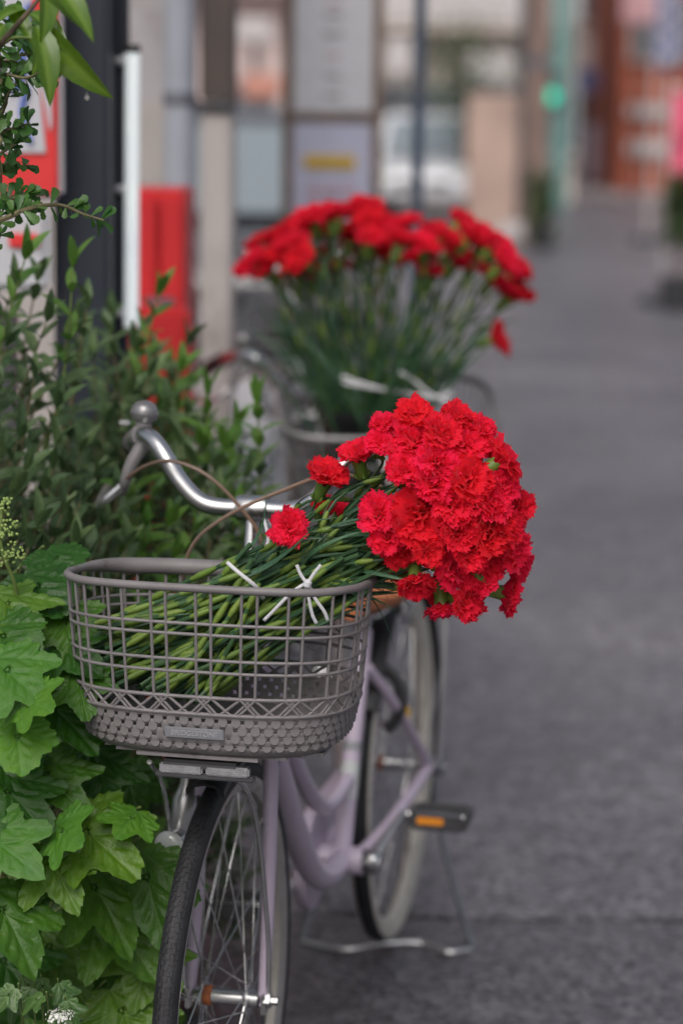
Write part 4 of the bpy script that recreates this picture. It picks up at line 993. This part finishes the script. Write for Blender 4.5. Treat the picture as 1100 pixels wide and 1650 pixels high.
    for sg in (-1, 1): MB().tube(smoothpath([(sg*.045, -.22, .72), (sg*.06, -.1, .64), (sg*.062, -.02, .45), (sg*.060, 0, .335)], 6), .0035, 7).build('bracket_strut', 'chrome', br)
    MB().tube([(0, -.01, .725), (0, .06, .73), (0, .075, .74)], .011, 8).build('bracket_arm', 'darkgrey', br)
    bk = plastic_basket(b) if basket == 'plastic' else wire_basket(b)
    lm = MB().lathe([(-.055, .006), (-.05, .014), (-.03, .018), (-.006, .022), (0, .022)], (-.058, -.085, .567), (-.05, -1, -.05), 20).build('headlamp', 'chrome', b)
    MB().lathe([(0, .0215), (.004, .020), (.008, .014), (.0095, .006), (.010, .0)], (-.058, -.085, .567), (-.05, -1, -.05), 20).build('lens', 'lens', lm)
    MB().lathe([(0, .012), (.01, .016), (.05, .0165), (.058, .012), (.07, .009), (.085, .009)], (-.054, -.045, .573), (.1, .05, 1), 16).build('dynamo', 'alloy', lm)
    MB().tube([(-.06, -.02, .60), (-.052, .02, .60), (-.05, .04, .60)], .005, 6).build('lamp_bracket', 'darkgrey', lm)
    if detail:
        MB().tube([(0, .790, .391), (0, .815, .449)], .0169, 14, cap=False).build('sticker', 'sticker', b)
        MB().tube([(0, .822, .466), (0, .828, .480)], .0169, 14, cap=False).build('sticker', 'stickerdark', b)
        MB().box((.0, .868, .560), (.026, .006, .020), M4.Rotation(R(-23), 3, 'X'), bev=.001).build('yellow_sticker', 'yellowtag', b).location = (0, -.012, 0)
        MB().box((.052, 1.035, .485), (.016, .012, .022), bev=.002).build('yellow_tag', 'yellowtag', b)
    return b
FH = W(365, 1608, 3.19); YAW = R(-12.08)
b1 = bicycle('lilac step through bicycle with a grey plastic front basket', (FH.x, FH.y, 0), YAW, 'lilac', 'plastic')
q = W(606, 712, 4.86)
b2 = bicycle('grey bicycle with a wire front basket behind the lilac bicycle', (q.x-.045, 4.86+.30, 0), R(4), 'frame_grey', 'wire', saddle='blackplastic', detail=False, hd=(-.06, 0, -.075))
q3 = W(480, 520, 7.1)
b3 = bicycle('white bicycle with a silver handlebar parked behind the grey bicycle', (q3.x, 7.15, 0), R(2), 'carwhite', 'wire', bar='alloy', saddle='blackplastic', detail=False, hd=(-.02, 0, .06))
q4 = G(1128, 480)
b4 = bicycle('dark bicycle parked on the opposite edge of the street', (q4.x+.2, q4.y, 0), R(-3), 'frame_navy', 'wire', saddle='blackplastic', detail=False)

# ---------------------------------------------------------------- carnations
def bloom_mesh(seed):
    r_ = random.Random(seed); vs = []; fs = []; NS, NT = 8, 22
    layers = [(6, 100, 1.06), (6, 84, 1.0), (6, 66, .92), (6, 48, .82), (5, 30, .72), (5, 14, .62)]
    opn = r_.uniform(.72, 1.06)
    for li, (n_, elev, ln) in enumerate(layers):
        elev = elev*opn
        for k in range(n_):
            az = 2*pi*(k+.5*(li % 2))/n_+r_.uniform(-.35, .35); el = R(elev+r_.uniform(-20, 20)); LL = ln*r_.uniform(.8, 1.15)*1.14
            wd = r_.uniform(.62, .86)*(1 if li < 3 else .8); ph = [r_.uniform(0, 6.28) for _ in range(5)]; fr = r_.uniform(3.4, 5.6); A = r_.uniform(.08, .15)*(1+.16*li)
            tw = r_.uniform(-.5, .5); f2 = r_.uniform(11, 15)
            # centre line: claw up the axis, then bending out
            cl = []; x = .04; z = -.42; ang = R(4)
            for i in range(NS+1):
                s = i/NS; cl.append((x, z, ang)); ang = R(4)+(el-R(4))*min(1, max(0, (s-.12)/.42))**1.1 + (R(22)*max(0, s-.6) if li < 2 else -R(10)*s)
                x += sin(ang)*LL/NS; z += cos(ang)*LL/NS*.95
            o = len(vs); ca, sa = cos(az), sin(az)
            for i in range(NS+1):
                s = i/NS; cx, cz, an = cl[i]
                w = wd*(.10+.90*min(1, s*1.25)**1.2)
                for j in range(NT+1):
                    t = -1+2*j/NT
                    sag = 1-.24*t*t-(.11*(j % 2)+.05*sin(t*9+ph[4]))*(1 if i == NS else .15*s)
                    q = max(0., s*sag); fi = q*NS; i0 = min(NS-1, int(fi)); ff = fi-i0
                    cx_ = cl[i0][0]+(cl[i0+1][0]-cl[i0][0])*ff; cz_ = cl[i0][1]+(cl[i0+1][1]-cl[i0][1])*ff; an = cl[i0][2]
                    ruf = A*s*s*(sin(t*fr+ph[0])+.38*sin(t*f2+ph[1]+s*2))
                    lat = t*w*(1-.06*sin(t*fr*1.0+ph[2])*s)
                    nx_, nz_ = cos(an), -sin(an)
                    px_ = cx_+nx_*ruf-.10*t*t*s*cos(an)*0+tw*t*s*.10*nx_; pz_ = cz_+nz_*ruf+.16*t*t*s*s*sin(an)
                    vs.append((ca*px_-sa*lat, sa*px_+ca*lat, pz_))
            fs += [(o+i*(NT+1)+j, o+i*(NT+1)+j+1, o+(i+1)*(NT+1)+j+1, o+(i+1)*(NT+1)+j) for i in range(NS) for j in range(NT)]
    me = bpy.data.meshes.new('bloom'); me.from_pydata(vs, [], fs); me.materials.append(MATS['petal'])
    me.polygons.foreach_set('use_smooth', [True]*len(me.polygons)); me.update(); return me
BL = [bloom_mesh(100+i) for i in range(13)]
def calyx_mesh():
    prof = [(-1.0, .10), (-.95, .20), (-.8, .27), (-.5, .31), (-.2, .34), (0, .37), (.12, .34)]
    mb = MB(); n_ = 15; vs = []
    for i, (h, r_) in enumerate(prof):
        for j in range(n_):
            th = 2*pi*j/n_; k = 1.0
            hh = h
            if i == len(prof)-1: hh = h+(.16 if j % 3 == 1 else -.12); k = 1.12 if j % 3 == 1 else 1
            vs.append((r_*k*cos(th), r_*k*sin(th), hh))
    mb.add(vs, [(i*n_+j, i*n_+(j+1) % n_, (i+1)*n_+(j+1) % n_, (i+1)*n_+j) for i in range(len(prof)-1) for j in range(n_)]+[tuple(range(n_))])
    for sg in range(4): th = sg*pi/2; mb.tube([(.12*cos(th), .12*sin(th), -1.02), (.34*cos(th), .34*sin(th), -.75), (.36*cos(th), .36*sin(th), -.55)], [.06, .10, .01], 5)
    return mb.mesh('calyx', 'calyx')
CX = calyx_mesh()
JT = MB().lathe([(-.013, .95), (-.005, 1.45), (.003, 1.6), (.011, .95)], (0, 0, 0), (0, 0, 1), 8, cap=False).mesh('joint', 'node')
def carnation(head, nrm, rad, pts, label, group, leaves=3, sr=.0025, cl=.028, leafat=(.15, .75)):
    """head centre, facing, bloom radius, stem way points from calyx down to the cut end"""
    nrm = nrm.normalized(); base = V(pts[-1])
    c = empty('carnation', base); tag(c, label, 'flower', group)
    rot = nrm.to_track_quat('Z', 'Y').to_matrix().to_4x4() @ M4.Rotation(rnd.uniform(0, 6.28), 4, 'Z')
    inst('bloom', rnd.choice(BL), c, M4.Translation(head-base) @ rot @ M4.Diagonal((rad, rad, rad*rnd.uniform(.85, 1.0), 1)))
    k0 = head-nrm*rad*.30
    inst('calyx', CX, c, M4.Translation(k0-base) @ rot @ M4.Diagonal((cl*.95, cl*.95, cl, 1)))
    s0 = k0-nrm*cl
    path = smoothpath([s0, s0-nrm*.03]+[V(p) for p in pts], 6); K = len(path)
    rr = [sr*(.72+.35*k/(K-1)) for k in range(K)]
    rel(c, 'stem', MB().tube(path, rr, 7), 'stem')
    # swollen joints
    Lc = 0; nxt = rnd.uniform(.05, .09)
    for a_, b_ in zip(path, path[1:]):
        Lc += (b_-a_).length
        if Lc > nxt:
            nxt = Lc+rnd.uniform(.055, .08); d = (b_-a_).normalized()
            inst('joint', JT, c, M4.Translation(a_-base) @ d.to_track_quat('Z', 'Y').to_matrix().to_4x4() @ M4.Diagonal((sr, sr, rnd.uniform(.8, 1.5), 1)))
    for k in range(leaves):
        t = rnd.uniform(*leafat)*(K-2); i0 = int(t); p_ = path[i0]; d = (path[i0]-path[i0+1]).normalized(); a_, b_ = frame(d); ang = rnd.uniform(0, 6.28); o_ = a_*cos(ang)+b_*sin(ang)
        l_ = rnd.uniform(.05, .095)
        leafpart(c, 'leaf', rnd.choice(CL), p_, p_+(d*rnd.uniform(.7, 1.2)+o_*rnd.uniform(.2, .6)).normalized()*l_, d*.2+o_*.6+V((0, -.2, .5)))
    return c
LAB1 = 'red carnation packed into the dense bunch hanging over the plastic basket rim'
GR1 = 'carnations lying in the plastic basket'
heads = [(590, 110, 64), (480, 150, 58), (760, 120, 66), (600, 215, 84), (690, 190, 72), (455, 225, 52), (372, 268, 60), (800, 225, 74), (850, 165, 56), (925, 290, 84), (680, 290, 82), (550, 330, 60),
 (670, 385, 74), (800, 370, 84), (612, 500, 108), (450, 495, 66), (760, 565, 66), (880, 450, 84), (990, 470, 62), (890, 560, 90), (485, 590, 62), (738, 705, 80), (880, 650, 84), (965, 630, 74),
 (600, 765, 64), (700, 862, 60), (790, 835, 72), (950, 805, 78), (860, 760, 64), (1000, 700, 54), (530, 640, 56), (735, 465, 72), (935, 385, 62), (820, 490, 70), (560, 270, 66), (940, 550, 66), (800, 640, 70), (830, 720, 60), (700, 560, 60), (640, 640, 60)]
def gath(): return W(rnd.uniform(430, 540), rnd.uniform(872, 962), rnd.uniform(3.02, 3.16))
def tail():
    if rnd.random() < .6: return W(rnd.uniform(146, 200), rnd.uniform(1000, 1108), rnd.uniform(3.0, 3.11))
    u = rnd.random(); return W(200+u*140, 1100+u*34+rnd.uniform(-8, 8), rnd.uniform(2.985, 3.09))
def place1(px, py, rpx, D, facing=None, g=None, t=None, label=LAB1, leaves=3):
    h = W(px, py, D); gg = g or gath(); tt_ = t or tail()
    zpx = FPX/(D*1.01); rad = rpx/zpx
    d = (h-gg).normalized()
    f = facing if facing else d
    mid = h.lerp(gg, .55)+V((0, 0, .006))
    return carnation(h, f, rad, [mid, gg, gg.lerp(tt_, .5)+V((0, 0, -.004)), tt_], label, GR1 if label == LAB1 else None, leaves, leafat=(.4, .8))
HLAB = {14: 'largest open red carnation with wide outer petals in the middle of the dense bunch', 9: 'red carnation turned away with its pale green calyx showing on the bunch',
 21: 'red carnation leaning out sideways with its calyx towards the stems', 24: 'red carnation hanging face down just beyond the basket rim', 25: 'red carnation hanging upside down at the bottom of the bunch', 6: 'red carnation on the outer edge of the bunch in front of the handlebar'}
HFAC = {9: V((.75, .25, .45)), 21: V((.7, -.7, -.05)), 24: V((.1, -.65, -.6)), 25: V((.15, -.25, -.9)), 6: V((-.2, -.3, .85)), 28: V((.5, .1, -.6))}
for hi, (cx, cy, cr) in enumerate(heads):
    px, py = 420+cx/2.391, 620+cy/2.391; rx, ry = (px-705)/160, (py-825)/195; rho = min(1, math.hypot(rx, ry)); dd = math.sqrt(1-rho*rho)
    D = 3.09-.125*dd
    gg = gath(); h = W(px, py, D); d = (h-gg).normalized()
    f = d*.55+V((rx*.5, 0, -ry*.55))+V((0, -1.0, .22))*(dd*.95)+jit(.3)
    if hi in HFAC: f = HFAC[hi]
    place1(px, py, cr/2.391*1.36*rnd.uniform(.94, 1.08), D+rnd.uniform(-.012, .012), f, gg, None, HLAB.get(hi, LAB1))
for i in range(20):                                       # deeper layer of the bunch
    a_ = rnd.uniform(0, 6.28); q = math.sqrt(rnd.random())*.85
    px, py = 712+cos(a_)*q*125, 825+sin(a_)*q*165; D = rnd.uniform(3.10, 3.18)
    gg = gath(); h = W(px, py, D); place1(px, py, 42, D, (h-gg).normalized()+V((cos(a_)*.4, .1, .3-sin(a_)*.4)), gg)
# single blooms left of the bunch
place1(466, 850, 38, 3.0, V((-.35, -.85, .25)), W(440, 915, 3.06), None, 'small red carnation standing alone over the stems, below the handlebar clamp', 2)
place1(527, 768, 42, 3.05, V((.35, -.35, .85)), W(452, 905, 3.08), None, 'red carnation with a green calyx raised above the stems beside the handlebar', 2)
place1(522, 815, 24, 3.10, V((.1, -.6, .7)), W(460, 912, 3.1), None, 'half hidden small red carnation behind the raised one', 1)
place1(552, 822, 22, 3.14, V((.3, -.4, .7)), W(475, 912, 3.12), None, 'half hidden small red carnation next to the dense bunch', 1)
# extra cut stems and leaves low in the basket
LABS = 'bare green carnation stem lying in the plastic basket'
for i in range(120):
    t_ = tail(); e = W(rnd.uniform(400, 600), rnd.uniform(875, 965), rnd.uniform(3.0, 3.15)); g_ = t_.lerp(e, .55)+V((0, 0, rnd.uniform(-.02, .004)))
    c = empty('cut_stem', t_); tag(c, LABS, 'stem', 'bare stems in the basket')
    path = smoothpath([e, g_, t_], 8); rel(c, 'stem', MB().tube(path, .0029, 7), 'stem')
    for k in (3, 7, 11, 14):
        d = (path[k+1]-path[k]).normalized(); inst('joint', JT, c, M4.Translation(path[k]+d*rnd.uniform(-.012, .012)-t_) @ d.to_track_quat('Z', 'Y').to_matrix().to_4x4() @ M4.Diagonal((.0029, .0029, rnd.uniform(1, 1.8), 1)))
    for k in range(1):
        i0 = rnd.randint(1, 12); p_ = path[i0]; d = (path[i0]-path[i0+1]).normalized(); o_ = jit(1).normalized()
        leafpart(c, 'leaf', rnd.choice(CL), p_, p_+(d+o_*.35).normalized()*rnd.uniform(.05, .1), o_+V((0, -.3, .5)))
# white ties
def strip(name, label, pts, w=.0035, grp=None):
    P_ = smoothpath(pts, 6); mb = MB(); vs = []
    for i, p_ in enumerate(P_):
        t_ = (P_[min(len(P_)-1, i+1)]-P_[max(0, i-1)]).normalized(); s_ = t_.cross(V((0, -1, .3))).normalized()*w
        vs += [p_+s_, p_-s_]
    mb.add(vs, [(2*i, 2*i+1, 2*i+3, 2*i+2) for i in range(len(P_)-1)])
    o = mb.build(name, 'whitetie'); so = o.modifiers.new('s', 'SOLIDIFY'); so.thickness = .0012; return tag(o, label, 'tie', grp)
strip('white_tie', 'white plastic strip tied over the stems at the back of the plastic basket', [W(425, 835, 3.12), W(432, 868, 3.06), W(425, 890, 3.05)], .002)
strip('white_tie', 'broad white plastic strip across the carnation stems inside the basket', [W(366, 906, 2.985), W(384, 922, 2.975), W(412, 945, 2.975), W(425, 965, 3.0)], .0024)
tk = tag(empty('knotted_tie', W(498, 945, 2.955)), 'white knotted tie with crossed ends on the stems by the basket rim', 'tie')
for nm_, pts in (('tie_end', [(496, 940), (505, 925), (517, 910)]), ('tie_end', [(494, 940), (484, 925), (478, 910)]), ('tie_end', [(492, 938), (497, 962), (503, 990), (510, 1005)]), ('tie_end', [(498, 944), (508, 965), (522, 985), (528, 1000)]), ('tie_band', [(500, 935), (470, 955), (440, 985), (425, 1000)])):
    o = strip(nm_, None, [W(x, y, 2.955) for x, y in pts], .0021); del o['category']; o.parent = tk; o.location = -tk.location
rel(tk, 'knot', MB().lathe([(-.006, .002), (-.003, .0055), (.003, .0055), (.006, .002)], W(495, 941, 2.95), (.3, 0, 1), 10), 'whitetie')

# second bunch, standing in a black bucket in the wire basket
bl = W(560, 676, 5.02)
B2 = b2.matrix_basis
bc = B2 @ V((.06, -.15, .672)); bu = tag(empty('flower_bucket', bc), 'black bucket of carnations in the wire basket', 'bucket')
ztop = W(600, 672, bc.y-.09).z-bc.z
bx_ = W(592, 700, bc.y).x-bc.x
o = MB().lathe([(0, .0), (0, .075), (.01, .078), (ztop, .098), (ztop+.006, .102), (ztop+.006, .094), (ztop-.02, .090), (.02, .07), (.02, 0)], (bx_, 0, 0), (0, 0, 1), 24, cap=False).build('shell', 'bucket', bu)
MB().lathe([(ztop-.015, .1005), (ztop-.004, .1035), (ztop+.006, .103)], (bx_, 0, 0), (0, 0, 1), 24, cap=False).build('lip', 'bucket', bu)
h2 = [(402, 412), (425, 385), (418, 428), (455, 368), (448, 405), (480, 355), (490, 385), (470, 432), (510, 342), (530, 365), (500, 440), (545, 332), (570, 345), (590, 332), (612, 352), (600, 375), (560, 385), (640, 395), (655, 362), (662, 385),
 (690, 400), (705, 380), (725, 400), (742, 365), (760, 380), (780, 372), (740, 415), (770, 425), (795, 395), (810, 420), (800, 440), (830, 440), (835, 465), (820, 470), (628, 415), (545, 425), (470, 400), (520, 405), (580, 410), (690, 430), (715, 385), (755, 352), (625, 378), (590, 358), (430, 440)]
h2 += [(438, 392), (500, 365), (525, 350), (605, 395), (675, 410), (722, 372), (815, 400), (485, 418)]
LAB2 = 'red carnation standing upright in the black bucket in the wire basket'
def place2(px, py, rpx, D, label=LAB2, out=.5):
    h = W(px, py, D); zpx = FPX/D
    ctr = bc+V((bx_, 0, ztop))
    ang = rnd.uniform(0, 6.28); q = rnd.uniform(.0, .07)
    e = bc+V((bx_+(h.x-ctr.x)*.12+q*cos(ang)*.6, (h.y-ctr.y)*.2+q*sin(ang)*.6, .03)); tp = ctr+V(((h.x-ctr.x)*.30+q*.25*cos(ang), (h.y-ctr.y)*.3+q*.4*sin(ang), 0.01))
    f = (h-(ctr-V((0, 0, .05)))).normalized()+V(((px-615)/420*out, -.05, .2))+jit(.38)
    return carnation(h, f, rpx/zpx, [h.lerp(tp, .5)+V((0, 0, .01)), tp, e], label, 'carnations in the black bucket' if label == LAB2 else None, 4, .0026, .03, (.2, .72))
for (px, py) in h2: place2(px+rnd.uniform(-6, 6), py+rnd.uniform(-9, 12), rnd.uniform(29, 38), bc.y+rnd.uniform(-.15, .15))
place2(800, 545, 36, bc.y-.04, 'single red carnation drooping low beside the upright bunch', 2.2)
LABW = 'bare green carnation stem standing in the black bucket'
for i in range(70):
    c0 = bc+V((bx_+rnd.uniform(-.05, .05), rnd.uniform(-.05, .05), .03)); a_ = rnd.uniform(-.75, .75)
    tp = c0+V((sin(a_)*rnd.uniform(.25, .30), rnd.uniform(-.12, .12), rnd.uniform(.26, .42)))
    c = empty('cut_stem', c0); tag(c, LABW, 'stem', 'bare stems in the bucket')
    path = smoothpath([tp, tp.lerp(c0, .5)+V((-sin(a_)*.03, 0, .02)), c0], 8); rel(c, 'stem', MB().tube(path, .0026, 6), 'stem')
    for k in range(5):
        i0 = rnd.randint(0, 9); p_ = path[i0]; d = (path[i0]-path[i0+1]).normalized(); o_ = jit(1).normalized()
        leafpart(c, 'leaf', rnd.choice(CL), p_, p_+(d+o_*.45).normalized()*rnd.uniform(.06, .11), o_+V((0, -.3, .3)))
wt = tag(empty('loose_tie', W(560, 640, bc.y-.11)), 'frayed white plastic tie round the stems above the bucket', 'tie')
for pts in ([(550, 606), (590, 620), (650, 634), (700, 640), (728, 632)], [(548, 616), (600, 625), (660, 634)], [(640, 598), (665, 612), (690, 634)], [(690, 634), (715, 645), (725, 652)]):
    o = strip('tie_end', None, [W(x, y, bc.y-.115) for x, y in pts], .0034); del o['category']; o.parent = wt; o.location = -wt.location
